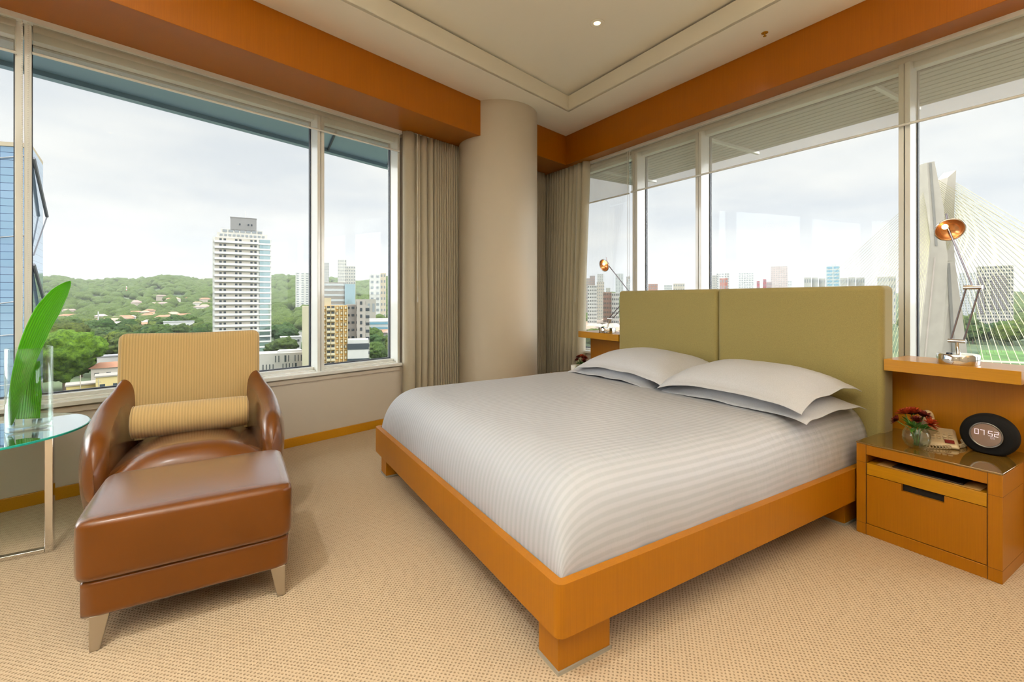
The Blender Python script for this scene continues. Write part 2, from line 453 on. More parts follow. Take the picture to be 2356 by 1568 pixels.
# ------------------------------------------------------------------ room frames
B0 = Vector((-1.11, 3.734)); DL = Vector((0.9637, 0.2670)).normalized(); NL = Vector((-DL.y, DL.x))
def LW(s, o, z_=0.0):
    p = B0 + DL * s + NL * o; return Vector((p.x, p.y, z_))
R0 = Vector((3.671, 4.2)); DR = Vector((0.172, -3.454)).normalized(); NR = Vector((-DR.y, DR.x))
def RW(t_, o, z_=0.0):
    p = R0 + DR * t_ + NR * o; return Vector((p.x, p.y, z_))
AL = math.atan2(DL.y, DL.x); AR = math.atan2(DR.y, DR.x)
def isect(P, d, Q, e):
    k = ((Q - P).x * e.y - (Q - P).y * e.x) / (d.x * e.y - d.y * e.x); return P + d * k
CORNER = isect(B0, DL, R0, DR)
COR_O = isect(B0 + NL * 0.25, DL, R0 + NR * 0.25, DR)
FWD = Vector((math.sin(YAW), math.cos(YAW))); RGT = Vector((math.cos(YAW), -math.sin(YAW)))
def at(px, depth, z_=0.0):        # ground position of a bearing (in photo columns) at a distance along the view
    p = FWD * depth + RGT * ((px - 1178) / F_PX * depth); return Vector((p.x, p.y, z_))
def zat(py, depth): return EYE + (HOR - py) / F_PX * depth

def lbox(mb, s0, s1, o0, o1, z0, z1, W=LW):
    mb.hexa([W(s0, o0, z0), W(s1, o0, z0), W(s1, o1, z0), W(s0, o1, z0), W(s0, o0, z1), W(s1, o0, z1), W(s1, o1, z1), W(s0, o1, z1)])
    return mb

ZS = 2.83; ZC = 3.18
# floor
p = [LW(-3.4, .25), Vector((COR_O.x, COR_O.y, 0)), RW(6.6, .25), Vector((-4.6, -2.2, 0))]
struct(MB().prism(p, -0.12, 0.0).build('floor', CARPET))
# lower walls
struct(lbox(MB(), -3.2, (CORNER - B0).length, 0.0, 0.24, 0.0, 0.55).build('wall_left', WALL))
struct(lbox(MB(), -(CORNER - R0).length, 6.3, 0.0, 0.24, 0.0, 0.55, RW).build('wall_right', WALL))
# solid pieces hidden behind the curtains
struct(lbox(MB(), 2.66, (CORNER - B0).length, 0.03, 0.24, 0.55, ZC).build('wall_corner', WALL))
struct(lbox(MB(), -(CORNER - R0).length, -0.62, 0.03, 0.24, 0.55, ZC, RW).build('wall_corner_right', WALL))
# strips above the windows
struct(lbox(MB(), -3.2, 2.66, 0.03, 0.24, 2.79, 3.5).build('wall_left_upper', WALL))
struct(lbox(MB(), -0.62, 6.3, 0.03, 0.24, 2.78, 3.5, RW).build('wall_right_upper', WALL))
# room behind the camera
XW = -3.55; YB = -1.9
struct(MB().box2((XW - .2, YB - .2, 0), (4.4, YB, 3.5)).build('wall_back', WALL))
struct(MB().box2((XW - .2, YB, 0), (XW, 3.3, 3.5)).build('wall_side', WALL))
# baseboard with a line joint
struct(lbox(MB(), -3.0, 4.7, -0.014, 0.0, 0.0, 0.074).build('baseboard_left', WOODH, bevel=0.003))
# column
CC = Vector((2.474, 4.368, 0)); CR = 0.421
struct(MB().lathe([(0, 0), (CR, 0), (CR, ZC), (0, ZC)], CC, 96).build('wall_column', COLM, autosmooth=40))

# ceiling: low border with a raised coffer
P0 = Vector((3.063, 3.897)); P1 = P0 - DL * 5.6; P2 = Vector((P1.x + .05, -1.2)); P3 = Vector((3.20, -1.2))
inner = [P0, P1, P2, P3]
outer = [COR_O, LW(-3.6, .25).xy, Vector((-4.6, -2.3)), RW(6.9, .25).xy]
mb = MB()
for zz0, zz1 in ((ZC, ZC + 0.10),):
    vi = [mb.bm.verts.new((q.x, q.y, ZC)) for q in inner]; vo = [mb.bm.verts.new((q.x, q.y, ZC)) for q in outer]
    vi2 = [mb.bm.verts.new((q.x, q.y, ZC + .02)) for q in inner]; vo2 = [mb.bm.verts.new((q.x, q.y, ZC + .02)) for q in outer]
    for i in range(4):
        j = (i + 1) % 4
        mb.bm.faces.new((vi[i], vi[j], vo[j], vo[i])); mb.bm.faces.new((vi2[i], vi2[j], vo2[j], vo2[i]))
        mb.bm.faces.new((vi[i], vi[j], vi2[j], vi2[i])); mb.bm.faces.new((vo[i], vo[j], vo2[j], vo2[i]))
struct(mb.build('ceiling', CEIL))
struct(MB().prism([q for q in outer], 3.5, 3.6).build('ceiling_slab', CEIL))
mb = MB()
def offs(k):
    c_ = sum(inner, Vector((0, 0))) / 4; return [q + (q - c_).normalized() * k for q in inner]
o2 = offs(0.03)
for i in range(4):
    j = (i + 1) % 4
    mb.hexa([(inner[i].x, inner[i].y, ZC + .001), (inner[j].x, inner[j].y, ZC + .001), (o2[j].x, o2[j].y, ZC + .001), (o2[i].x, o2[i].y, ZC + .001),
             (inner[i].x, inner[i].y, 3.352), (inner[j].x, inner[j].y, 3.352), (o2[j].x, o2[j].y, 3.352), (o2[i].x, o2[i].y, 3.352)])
struct(mb.build('ceiling_coffer_side', CEIL_SHADED))
struct(MB().prism([Vector((q.x, q.y)) for q in offs(0.16)], 3.374, 3.45).build('ceiling_coffer', CEIL))

# wooden cornice boxes over the windows
F0 = LW(-3.3, -.575).xy; F1 = LW(.407, -.557).xy; F2 = LW(3.05, -.49).xy; FC = Vector((3.484, 4.486)); F4 = Vector((3.622, .764)); F5 = Vector((3.72, -1.88))
struct(MB().prism([F0, F1, F2, FC, CORNER, LW(-3.3, .02).xy], ZS, ZC).build('trim_1', WOODC, bevel=0.002))
struct(MB().prism([FC, F4, F5, RW(6.1, .02).xy, CORNER], ZS, ZC).build('trim_2', WOODC, bevel=0.002))
struct(lbox(MB(), -3.2, 2.62, -0.035, 0.02, ZS - .03, ZS).build('trim_3', WHITEFRAME))
struct(lbox(MB(), -0.02, 6.0, -0.035, 0.02, ZS - .028, ZS, RW).build('trim_4', WHITEFRAME))
# ------------------------------------------------------------------ windows
def window(idx, s0, s1, W, zb, zt, mull0=0.03, mull1=0.03, sill=True, zc=2.80):
    """one glazed bay between two mullion centre lines"""
    mid = W((s0 + s1) / 2, 0.0, zb)
    w = thing('window_%d' % idx, None, None, mid, kind='structure')
    fr = MB()
    for a, b_, sg in ((s0 - mull0, s0 + mull0, 1), (s1 - mull1, s1 + mull1, -1)):
        c_ = (a + b_) / 2
        h = 0.5 * (b_ - a)
        if sg > 0: lbox(fr, c_ + 0.003, c_ + h, 0.015, 0.19, 0.56, zc, W)
        else: lbox(fr, c_ - h, c_ - 0.003, 0.015, 0.19, 0.56, zc, W)
    a, b_ = s0 + mull0, s1 - mull1
    lbox(fr, a, b_, 0.08, 0.19, zt, zc, W)
    fr.build('frame', WHITEFRAME, w, bevel=0.002)
    if sill:
        sl = MB(); lbox(sl, a, b_, 0.085, 0.20, 0.56, zb, W); lbox(sl, a, b_, 0.045, 0.084, 0.56, zb - 0.022, W)
        sl.build('sill_rail', WHITEFRAME, w, bevel=0.003)
    g = MB()
    lbox(g, a, a + .006, 0.145, 0.175, zb, zt, W); lbox(g, b_ - .006, b_, 0.145, 0.175, zb, zt, W)
    lbox(g, a + .006, b_ - .006, 0.145, 0.175, zb, zb + .006, W); lbox(g, a + .006, b_ - .006, 0.145, 0.175, zt - .006, zt, W)
    g.build('gasket', GASKET, w)
    lbox(MB(), a + .006, b_ - .006, 0.158, 0.166, zb + .006, zt - .006, W).build('pane', PANE, w)
    return w
window(1, -3.1, -1.55, LW, .618, 2.74)
window(2, -1.55, .091, LW, .618, 2.74, mull1=.034)
window(3, .091, 1.843, LW, .618, 2.74, mull0=.034)
window(4, 1.843, 2.63, LW, .618, 2.74)
window(5, -0.62, .618, RW, .60, 2.74, mull1=.033)
window(6, .618, 1.382, RW, .60, 2.74, mull0=.033)
window(7, 1.382, 2.916, RW, .60, 2.74, mull1=.031)
window(8, 2.916, 4.6, RW, .60, 2.74, mull0=.031)
window(9, 4.6, 6.2, RW, .60, 2.74)
struct(lbox(MB(), -3.1, 2.64, -0.03, 0.06, .556, .585).build('trim_5', WHITEFRAME, bevel=0.004))
struct(lbox(MB(), -3.1, 2.64, -0.012, -0.001, .515, .545).build('trim_6', WALL))
struct(lbox(MB(), -0.62, 6.2, -0.03, 0.06, .556, .585, RW).build('trim_7', WHITEFRAME, bevel=0.004))

# ------------------------------------------------------------------ roller blinds
def blind(name, label, s0, s1, zb, W, group, chain=None):
    w = thing(name, label, 'blind', W((s0 + s1) / 2, -0.008, ZS - .03), group)
    lbox(MB(), s0, s1, -0.0085, -0.0075, zb + .006, ZS - .03, W).build('blind_cloth', BLIND, w)
    mb = MB(); mb.tube([W(s0 - .004, -.008, zb), W(s1 + .004, -.008, zb)], .0085, 10); mb.build('hem_bar', WHITEFRAME, w, autosmooth=50)
    mb = MB(); mb.tube([W(s0, .02, ZS - .045), W(s1, .02, ZS - .045)], .018, 14); mb.build('roller_tube', WALL, w, autosmooth=50)
    if chain:
        s, z0, bead = chain
        for k, ds_ in enumerate((-.012, .012)):
            mb = MB(); zz = ZS - .04; ze = z0 + .03 * k
            if bead:
                while zz > ze:
                    mb.box(W(s + ds_, -.03, zz), (.006, .006, .009)); zz -= .0125
            mb.tube([W(s + ds_, -.03, ZS - .03), W(s + ds_, -.03, ze)], .0012 if bead else .0016, 6)
            if not bead:
                mb.tube([W(s + ds_, -.03, ze), W(s + ds_, -.03, ze - .03)], .004, 8)
            mb.build('pull_chain', WHITEFRAME, w)
    return w
BG = 'sheer roller blinds rolled part way down'
blind('roller_blind', 'sheer beige roller blind over the big left-hand window, with beaded chains at its left', .13, 2.60, 2.632, LW, BG, chain=(.098, 1.09, True))
blind('roller_blind', 'sheer roller blind at the far left edge, left of the beaded chains', -1.5, .062, 2.610, LW, BG)
blind('roller_blind', 'short sheer roller blind right beside the corner curtain on the right wall', -.06, .556, 2.345, RW, BG, chain=(.566, 1.42, False))
blind('roller_blind', 'long sheer roller blind spanning the windows behind the bed headboard', .588, 5.4, 2.353, RW, BG)

# ------------------------------------------------------------------ curtains
def curtain(name, label, W, widths, s_start, o0, amp, group, wand=None, sway=0.0, z0=0.015, taper=0.0):
    xs = [s_start]; ph = [0.0]; seq = []
    for wd in widths:
        for k in range(1, 13):
            xs.append(xs[-1] + wd / 12.0); ph.append(ph[-1] + 2 * PI / 12)
    N = len(xs); nz_ = 26
    def f(u, v):
        i = min(N - 1, int(round(u * (N - 1)))); s = xs[i]; z_ = z0 + (ZS - .004 - z0) * v
        k = 1.0 - v
        wob = noise.noise(Vector((s * 4.0, z_ * .8, 3.1))) * .022 * k
        a = amp * (0.75 + .5 * k) * (1 + .5 * noise.noise(Vector((s * 3, z_ * .5, 0))))
        sn_ = math.sin(ph[i]); o = o0 - a * 2.0 * (abs(math.sin(ph[i] / 2)) ** .62) + a + wob * .4
        s2 = s + wob + sway * k * (1 - i / N) - taper * k * (i / N)
        return W(s2, o, z_)
    t_ = thing(name, label, 'curtain', W(s_start + sum(widths) / 2, o0, z0), group)
    mb = MB(); mb.grid(N, nz_, f); mb.build('curtain_cloth', CURT, t_, smooth=True, solid=0.003)
    mb = MB(); L_ = sum(widths); lbox(mb, s_start + .02, s_start + L_ - .02, o0 - .008, o0 + .008, ZS - .0035, ZS - .0005, W); mb.build('curtain_track', WHITEFRAME, t_)
    if wand:
        mb = MB(); mb.tube([W(wand[0], o0 - .055, ZS - .02), W(wand[1], o0 - .06, 1.22)], .0028, 8); mb.tube([W(wand[1], o0 - .06, 1.22), W(wand[1], o0 - .06, 1.17)], .0052, 8)
        mb.build('draw_wand', WHITEFRAME, t_)
    return t_
CG = 'grey beige pleated curtains drawn back into the corner'
curtain('curtain', 'beige pleated curtain drawn back between the left window and the round column', LW, [.13, .05, .095, .07] + [.031] * 13, 2.625, -.066, .034, CG, wand=(2.735, 2.735))
curtain('curtain', 'narrow strip of pleated curtain right of the round column, in the dark corner', LW, [.034] * 22, 4.0, -.066, .032, CG)
curtain('curtain', 'grey-green pleated curtain in the corner beside the right wall windows', RW, [.05] * 8 + [.075, .085, .07, .085, .09], -.82, -.070, .042, CG, wand=(-.145, -.175), taper=.13)

# ------------------------------------------------------------------ exterior eaves seen through the glass
EAVE = plain('eave_metal', (0.20, 0.30, 0.37), 0.35, metal=0.3)
EAVE2 = plain('eave_louvre', (0.26, 0.28, 0.25), 0.5)
e = thing('roof_overhang', 'blue-grey metal canopy over the outside of the left windows', 'canopy', LW(1.0, .6, 3.0))
mb = MB(); q0, q1 = LW(-3.5, 1.08), LW(4.6, 1.76)
mb.prism([LW(-3.5, .26), LW(4.2, .26), q1, q0], 3.0, 3.06); mb.build('canopy_panel', EAVE, e)
for s in (2.19, 3.0):
    mb = MB(); mb.tube([LW(s, .26, 2.985), LW(s + .42, 1.52, 2.985)], .012, 6); mb.build('canopy_joint', GASKET, e)
mb = MB(); mb.hexa([LW(-3.5, 1.0, 2.96), LW(4.6, 1.68, 2.96), q1 + Vector((0, 0, 2.96)), q0 + Vector((0, 0, 2.96)), LW(-3.5, 1.0, 3.06), LW(4.6, 1.68, 3.06), q1 + Vector((0, 0, 3.06)), q0 + Vector((0, 0, 3.06))]); mb.build('canopy_edge', EAVE, e)
e = thing('roof_overhang', 'grey slatted metal canopy outside the right windows, seen through the sheer blinds', 'canopy', RW(2.0, 1.0, 3.0))
mb = MB()
x0_, x1_ = 5.46, 5.60
for k in range(15):
    f0 = k / 15.0
    a = Vector((4.05 + (x0_ - 4.05) * f0, 5.3, 3.0)); c_ = Vector((4.10 + (x1_ - 4.10) * f0, -1.5, 3.0)); wd = .078
    mb.hexa([a, c_, c_ + Vector((wd, 0, 0)), a + Vector((wd, 0, 0)), a + Vector((0, 0, .05)), c_ + Vector((0, 0, .05)), c_ + Vector((wd, 0, .05)), a + Vector((wd, 0, .05))])
mb.build('louvre_slats', EAVE2, e)
mb = MB(); mb.prism([(4.0, 5.4), (5.44, 5.4), (5.60, -1.5), (4.05, -1.5)], 3.06, 3.1); mb.build('canopy_panel', EAVE2, e)
for yy in (.2, 1.75, 3.3, 4.9): MB().box((4.85, yy, 2.985), (1.35, .035, .03)).build('bracket_arm', WHITEFRAME, e)
# ================================================================== furniture
# ------------------------------------------------------------------ bed
def rrect(x0, x1, y0, y1, r, n=6):
    pts = []
    for cx_, cy_, a0 in ((x1 - r, y1 - r, 0), (x0 + r, y1 - r, PI / 2), (x0 + r, y0 + r, PI), (x1 - r, y0 + r, 1.5 * PI)):
        for k in range(n + 1):
            a = a0 + PI / 2 * k / n; pts.append((cx_ + r * math.cos(a), cy_ + r * math.sin(a)))
    return pts
bed = thing('bed', 'low honey-coloured wooden bed frame with block legs under the white bedding', 'bed', (1.95, 2.2, 0))
o_ = rrect(.86, 3.035, 1.143, 3.262, .03); i_ = rrect(.893, 3.002, 1.176, 3.229, .008)
mb = MB(); N = len(o_)
a = [mb.bm.verts.new((*q, .150)) for q in o_]; b_ = [mb.bm.verts.new((*q, .318)) for q in o_]
c_ = [mb.bm.verts.new((*q, .150)) for q in i_]; d_ = [mb.bm.verts.new((*q, .318)) for q in i_]
for k in range(N):
    j = (k + 1) % N
    for f in ((a[k], a[j], b_[j], b_[k]), (b_[k], b_[j], d_[j], d_[k]), (c_[k], d_[k], d_[j], c_[j]), (a[k], c_[k], c_[j], a[j])): mb.bm.faces.new(f)
mb.build('side_rails', WOOD, bed, autosmooth=30)
MB().box2((.9, 1.18, .16), (2.99, 3.22, .20)).build('slat_base', WOODC, bed)
SOCK = plain('grey_felt', (.30, .26, .20), .95)
for (x0, x1, y0, y1) in ((.895, 1.115, 1.190, 1.302), (.895, 1.115, 3.11, 3.222), (2.78, 3.0, 1.19, 1.302), (2.78, 3.0, 3.11, 3.222)):
    lg = MB().box2((x0, y0, .012), (x1, y1, .1495)).build('leg', WOOD, bed, bevel=.002)
    mb = MB(); mb.box2((x0 - .004, y0 - .004, 0), (x1 + .004, y1 + .004, .012)); mb.build('floor_pad', SOCK, lg)
# covered mattress: a heap with rounded edges; the linen stripes run lengthwise
X0, X1, Y0, Y1, ZB, HT = .897, 3.042, 1.180, 3.225, .285, .315
def gfun(e_, r): 
    t_ = max(0.0, min(1.0, e_ / r)); return (1 - (1 - t_) ** 2.9) ** (1 / 2.9)
def cov(x, y):
    h = HT * gfun(x - X0, .28) * gfun(y - Y0, .22) * gfun(Y1 - y, .24)
    xx = (x - X0) / (X1 - X0); yy = (y - Y0) / (Y1 - Y0)
    h += (noise.noise(Vector((x * 1.6, y * 1.3, .4))) * .016 + noise.noise(Vector((x * 4, y * 3, 2.4))) * .004) * min(1, h / .25)
    h += .012 * math.sin(PI * min(1, max(0, yy)))
    return ZB + max(0.0, h)
def samp(u, a, b, ea, eb):
    # dense near both ends
    w = .5
    if ea and eb: s = (math.sin((u - .5) * PI) + 1) / 2; s = (math.sin((s - .5) * PI) + 1) / 2
    elif ea: s = 1 - math.cos(u * PI / 2); s = s * u ** .6
    else: s = u
    return a + (b - a) * s
ny = 150; yl = [samp(j / (ny - 1), Y0, Y1, 1, 1) for j in range(ny)]; nx = 120; xl = [samp(i / (nx - 1), X0, X1, 1, 0) for i in range(nx)]
arcv = [0.0]; zprev = cov(2.0, yl[0])
for j in range(1, ny):
    zz = cov(2.0, yl[j]); arcv.append(arcv[-1] + math.hypot(yl[j] - yl[j - 1], zz - zprev)); zprev = zz
def cf(u, v):
    i = int(round(u * (nx - 1))); j = int(round(v * (ny - 1))); x = xl[i]; y = yl[j]; z_ = cov(x, y)
    # sides bulge out a little and show soft vertical folds
    k = max(0, min(1, (.55 - z_) / .25))
    ex = max(0, 1 - (y - Y0) / .12) + max(0, 1 - (Y1 - y) / .12)
    fold = noise.noise(Vector((x * 9, 0, z_ * 2))) * .008
    y += fold * ex * k
    x += noise.noise(Vector((y * 9, 4, z_ * 2))) * .007 * max(0, 1 - (x - X0) / .1) * k
    return Vector((x, y, z_))
mb = MB(); mb.grid(nx, ny, cf, uvf=lambda u, v: (xl[int(round(u * (nx - 1)))], arcv[int(round(v * (ny - 1)))]))
V = mb.bm
be = [e_ for e_ in V.edges if e_.is_boundary]
r_ = bmesh.ops.extrude_edge_only(V, edges=be)
for v in [g for g in r_['geom'] if isinstance(g, bmesh.types.BMVert)]: v.co.z = .205
cover = mb.build('bedspread', STRIPE, None, smooth=True)
tag(cover, 'white satin-striped bedspread pulled smooth over the mattress', 'bedspread')

# ------------------------------------------------------------------ pillows
def pillow(name, label, cx_, cy_, hx, hy, zmid, thick, lift, seed, rz=0.0, group=None, tilt=0.0, droop=.035):
    n_ = 34; fl = .05
    hx2, hy2 = hx - fl, hy - fl
    def prof(x, y):
        a = min(1, abs(x) / hx2); b = min(1, abs(y) / hy2)
        return max(0.0, (1 - a ** 2.6)) ** .62 * max(0.0, (1 - b ** 2.8)) ** .62
    cs, sn_ = math.cos(rz), math.sin(rz)
    def surf(sgn):
        def f(u, v):
            # concentrate samples near the seam
            a = math.sin((u - .5) * PI) ; b = math.sin((v - .5) * PI)
            # pull the flange edges in slightly between the corners
            x = a * hx * (1 - .035 * (1 - b * b)); y = b * hy * (1 - .03 * (1 - a * a))
            p_ = prof(x, y)
            wr = noise.noise(Vector((x * 5 + seed, y * 5, seed))) * .006 + noise.noise(Vector((x * 14 + seed, y * 9, 1))) * .002
            edge = max(abs(a), abs(b)) ** 6
            corner = (abs(a) * abs(b)) ** 4
            z_ = zmid + lift * (1 - a * a) * (1 - b * b) - droop * edge * .5 - droop * corner + sgn * (thick * p_ + .0012) + wr * (1 + edge)
            z_ += tilt * (x / hx)
            z_ += .0045 * edge * math.sin(7 * a + seed) * abs(b)
            return Vector((cx_ + x * cs - y * sn_, cy_ + x * sn_ + y * cs, z_))
        return f
    mb = MB(); A = mb.grid(n_, n_, surf(1)); B = mb.grid(n_, n_, surf(-1))
    path = [(i, 0) for i in range(n_)] + [(n_ - 1, j) for j in range(1, n_)] + [(i, n_ - 1) for i in range(n_ - 2, -1, -1)] + [(0, j) for j in range(n_ - 2, 0, -1)]
    for k in range(len(path)):
        p_, q = path[k], path[(k + 1) % len(path)]
        mb.bm.faces.new((A[p_[0]][p_[1]], A[q[0]][q[1]], B[q[0]][q[1]], B[p_[0]][p_[1]]))
    o = mb.build(name, SHEET, None, smooth=True)
    return tag(o, label, 'pillow', group)
PG = 'white pillows stacked against the headboard'
pillow('pillow', 'lower white pillow of the right-hand stack, nearest the clock nightstand', 2.675, 1.625, .315, .455, .636, .050, .02, 2.2, .0, PG, droop=.03)
pillow('pillow', 'upper white pillow of the right-hand stack, in front of the wide headboard panel', 2.66, 1.625, .325, .435, .735, .058, .028, 5.1, .015, PG, tilt=.022, droop=.045)
pillow('pillow', 'lower white pillow of the left-hand stack, nearest the column', 2.675, 2.60, .315, .455, .636, .050, .02, 8.3, .0, PG, droop=.03)
pillow('pillow', 'upper white pillow of the left-hand stack, in front of the narrow-looking headboard panel', 2.68, 2.475, .325, .45, .735, .058, .028, 11.7, -.012, PG, tilt=.022, droop=.045)

# ------------------------------------------------------------------ headboard
hb = thing('headboard', 'olive upholstered headboard in two cushioned panels behind the pillows', 'headboard', (3.12, 2.13, 0))
for (y0, y1) in ((1.118, 2.128), (2.132, 3.145)):
    mb = MB(); mb.box2((3.05, y0, .34), (3.19, y1, 1.276))
    o = mb.build('headboard_panel', OLIVE, hb, bevel=.028, segs=6)
for ya in (1.15, 3.0): MB().box2((3.07, ya, 0.0), (3.185, ya + .1, .36)).build('support_leg', WOODC, hb)

# ------------------------------------------------------------------ nightstands
GLT = plain('smoked_glass', (0.16, 0.085, 0.012), 0.02, spec=0.9, coat=1.0)
DARK = plain('dark_recess', (0.004, 0.003, 0.003), 0.7)
def nightstand(label, y0, y1, full=True):
    x0, x1 = 2.775, 3.245
    t_ = thing('nightstand', label, 'nightstand', ((x0 + x1) / 2, (y0 + y1) / 2, 0), 'honey wood nightstands beside the bed')
    cs = MB()
    cs.box2((x0, y0, 0), (x1, y0 + .045, .458)); cs.box2((x0, y1 - .042, 0), (x1, y1, .458))
    cs.box2((x0 + .001, y0 + .0455, .408), (x1, y1 - .0425, .4575)); cs.box2((x0 + .001, y0 + .0455, 0), (x1, y1 - .0425, .056))
    cs.box2((x1 - .02, y0 + .0455, .0565), (x1 - .001, y1 - .0425, .4075))
    cs.build('carcass', WOOD, t_, bevel=.0015)
    JN = plain('dark_joint', (.09, .035, .006), .8)  # thin dark strips along the wood joints
    for yy0, yy1, zz in ((y0 - .0004, y0 + .0455, .3655), (y1 - .0425, y1 + .0004, .3655), (y0 - .0004, y0 + .0455, .0555), (y1 - .0425, y1 + .0004, .0555)):
        MB().box2((x0 - .0006, yy0, zz), (x0 + .3, yy1, zz + .0012)).build('joint_line', JN, t_)
    for yy in (y0 + .0450, y1 - .0430): MB().box2((x0 - .0004, yy, .0), (x0 + .002, yy + .0012, .458)).build('joint_line', JN, t_)
    fl = MB().box2((x0 + .002, y0 + .048, .3085), (x1 - .03, y1 - .045, .3655)).build('pull_out_shelf', WOODH, t_, bevel=.001)
    dr = MB()
    ya, yb = y0 + .048, y1 - .045; s0, s1 = (y0 + .187), (y0 + .345)
    dr.box2((x0 + .002, ya, .060), (x0 + .022, yb, .272)); dr.box2((x0 + .002, ya, .272), (x0 + .022, s0, .3055)); dr.box2((x0 + .002, s1, .272), (x0 + .022, yb, .3055))
    d2 = dr.build('door', WOOD, t_)
    mb = MB(); mb.box2((x0 + .024, s0 - .01, .25), (x0 + .03, s1 + .01, .3055)); mb.build('handle_slot', DARK, d2)
    mb = MB(); mb.box2((x0 + .2, ya, .367), (x0 + .21, yb, .407)); mb.build('niche_back', DARK, t_)
    MB().box2((x0 - .002, y0 - .002, .4585), (x1, y1 + .002, .4665)).build('glass_top', GLT, t_, bevel=.0015)
    return t_
nightstand('honey wood nightstand carrying the black alarm clock, right of the bed', .600, 1.133)
nightstand('nightstand mostly hidden past the far side of the bed, under the left reading lamp', 3.285, 3.818)
mb = MB(); mb.box((2.885, .86, .3715), (.17, .26, .005)); o = mb.build('folder', plain('black_folder', (.012, .009, .008), .35), None, bevel=.001)
tag(o, 'thin black folder lying in the open niche of the right nightstand', 'folder')
mb = MB(); mb.box((2.84, .86, .3672), (.10, .38, .0010)); o = mb.build('paper_sheet', plain('cream_paper', (.62, .36, .12), .6), None)
tag(o, 'cream paper sheet under the black folder in the nightstand niche', 'paper')

# ------------------------------------------------------------------ wooden ledges with back panels
def ledge(label, y0, y1, py0, py1, px=3.247):
    t_ = thing('bedside_ledge', label, 'shelf', (3.25, (y0 + y1) / 2, 0), 'wooden ledges behind the nightstands')
    MB().box2((3.052, y0, .812), (3.36, y1, .874)).build('ledge_top', WOODH, t_, bevel=.0015)
    MB().box2((px, py0, 0.0), (px + .06, py1, .8115)).build('back_panel', WOOD, t_, bevel=.001)
    return t_
led = thing('bedside_ledge', 'honey wood ledge carrying the right reading lamp, above the clock', 'shelf', (3.25, .86, 0), 'wooden ledges behind the nightstands')
MB().box2((3.052, .600, .812), (3.36, 1.1165, .874)).build('ledge_top', WOODH, led, bevel=.0015)
MB().box2((3.247, .46, 0.0), (3.307, 1.16, .8115)).build('back_panel', WOOD, led, bevel=.001)
led2 = thing('bedside_ledge', 'small honey wood ledge left of the headboard carrying the far reading lamp', 'shelf', (3.25, 3.45, 0), 'wooden ledges behind the nightstands')
MB().box2((3.052, 3.1465, .812), (3.36, 3.722, .874)).build('ledge_top', WOODH, led2, bevel=.0015)
MB().box2((3.247, 3.10, 0.0), (3.307, 3.757, .8115)).build('back_panel', WOOD, led2, bevel=.001)

# ------------------------------------------------------------------ reading lamps
BULB = plain('lit_bulb', (1, .8, .5), .4, emit=(1, .62, .25), es=22)
COPPER = plain('lamp_dish_inside', (.50, .24, .10), .22, metal=0.85)
ROD = plain('dark_chrome', (.26, .24, .28), .18, metal=1.0)
def reading_lamp(label, base, j1, j2, head, hdir, bar_dir, e, joint=.034):
    t_ = thing('reading_lamp', label, 'lamp', base, 'chrome reading lamps on the ledges')
    b = Vector(base); j1 = Vector(j1); j2 = Vector(j2); h = Vector(head); bd = Vector(bar_dir).normalized()
    MB().lathe([(0, 0), (.080, 0), (.082, .004), (.082, .046), (.079, .051), (0, .053)], b, 48).build('lamp_base', CHROME, t_, autosmooth=40)
    mb = MB(); mb.lathe([(0, 0), (.014, 0), (.012, .006), (0, .007)], b + Vector((-.045, .02, .052)), 16); mb.build('switch', GASKET, t_, autosmooth=40)
    mb = MB(); mb.tube([b + Vector((0, 0, .05)), j1 + Vector((0, 0, -.005))], .0085, 14); mb.build('stem', CHROME, t_, smooth=False, autosmooth=40)
    for j in (j1, j2):
        mb = MB(); mb.tube([j - bd * joint, j + bd * joint], .0105, 16); mb.build('joint_bar', CHROME, t_, autosmooth=40)
    for sg in (-1, 1):
        mb = MB(); mb.tube([j1 + bd * sg * joint * .72, j2 + bd * sg * joint * .72], .0042, 10); mb.build('arm_rod', ROD, t_, autosmooth=40)
    hd = Vector(hdir).normalized()
    mb = MB(); mb.tube([j2, h - hd * .044], .0042, 10); mb.tube([h - hd * .036 + Vector((0, 0, .03)), h - hd * .036 + Vector((0, .006, .068))], .0045, 10); mb.build('upper_rod', ROD, t_, autosmooth=40)
    q = hd.to_track_quat('Z', 'Y').to_matrix()
    prof = [(0, -.042), (.022, -.040), (.042, -.026), (.055, -.006), (.058, 0), (.0555, 0), (.052, -.006), (.040, -.023), (.020, -.036), (0, -.038)]
    dish = MB().lathe(prof, h, 40, M=q).build('lamp_shade', COPPER, t_, smooth=True)
    mb = MB(); mb.lathe([(.0555, -.002), (.0605, -.001), (.0605, .003), (.0555, .004)], h, 40, M=q); mb.build('rim', CHROME, dish, smooth=True)
    off = q @ Vector((-.016, .010, -.016))
    mb = MB(); mb.ico(h + off, (.013, .013, .013), 2); mb.build('bulb', BULB, dish, smooth=True)
    add_light('lamp_light', 'SPOT', h + hd * .01, e, (1.0, .62, .30), .02, hd.to_track_quat('-Z', 'Y').to_euler(), math.radians(120), parent=t_)
    return t_
reading_lamp('chrome swing-arm reading lamp on the right ledge, its lit copper dish facing the bed',
             (3.145, .838, .874), (3.13, .838, .990), (3.10, .772, 1.258), (3.08, .852, 1.548), (-.82, -.46, -.55), (-.08, -1, 0), 7)
reading_lamp('chrome reading lamp left of the headboard, half hidden behind it and seen in the distance',
             (3.13, 3.375, .874), (3.13, 3.335, 1.012), (3.16, 3.085, 1.24), (3.06, 3.345, 1.524), (-.95, .0, -.32), (.25, -1, 0), 7, joint=.03)

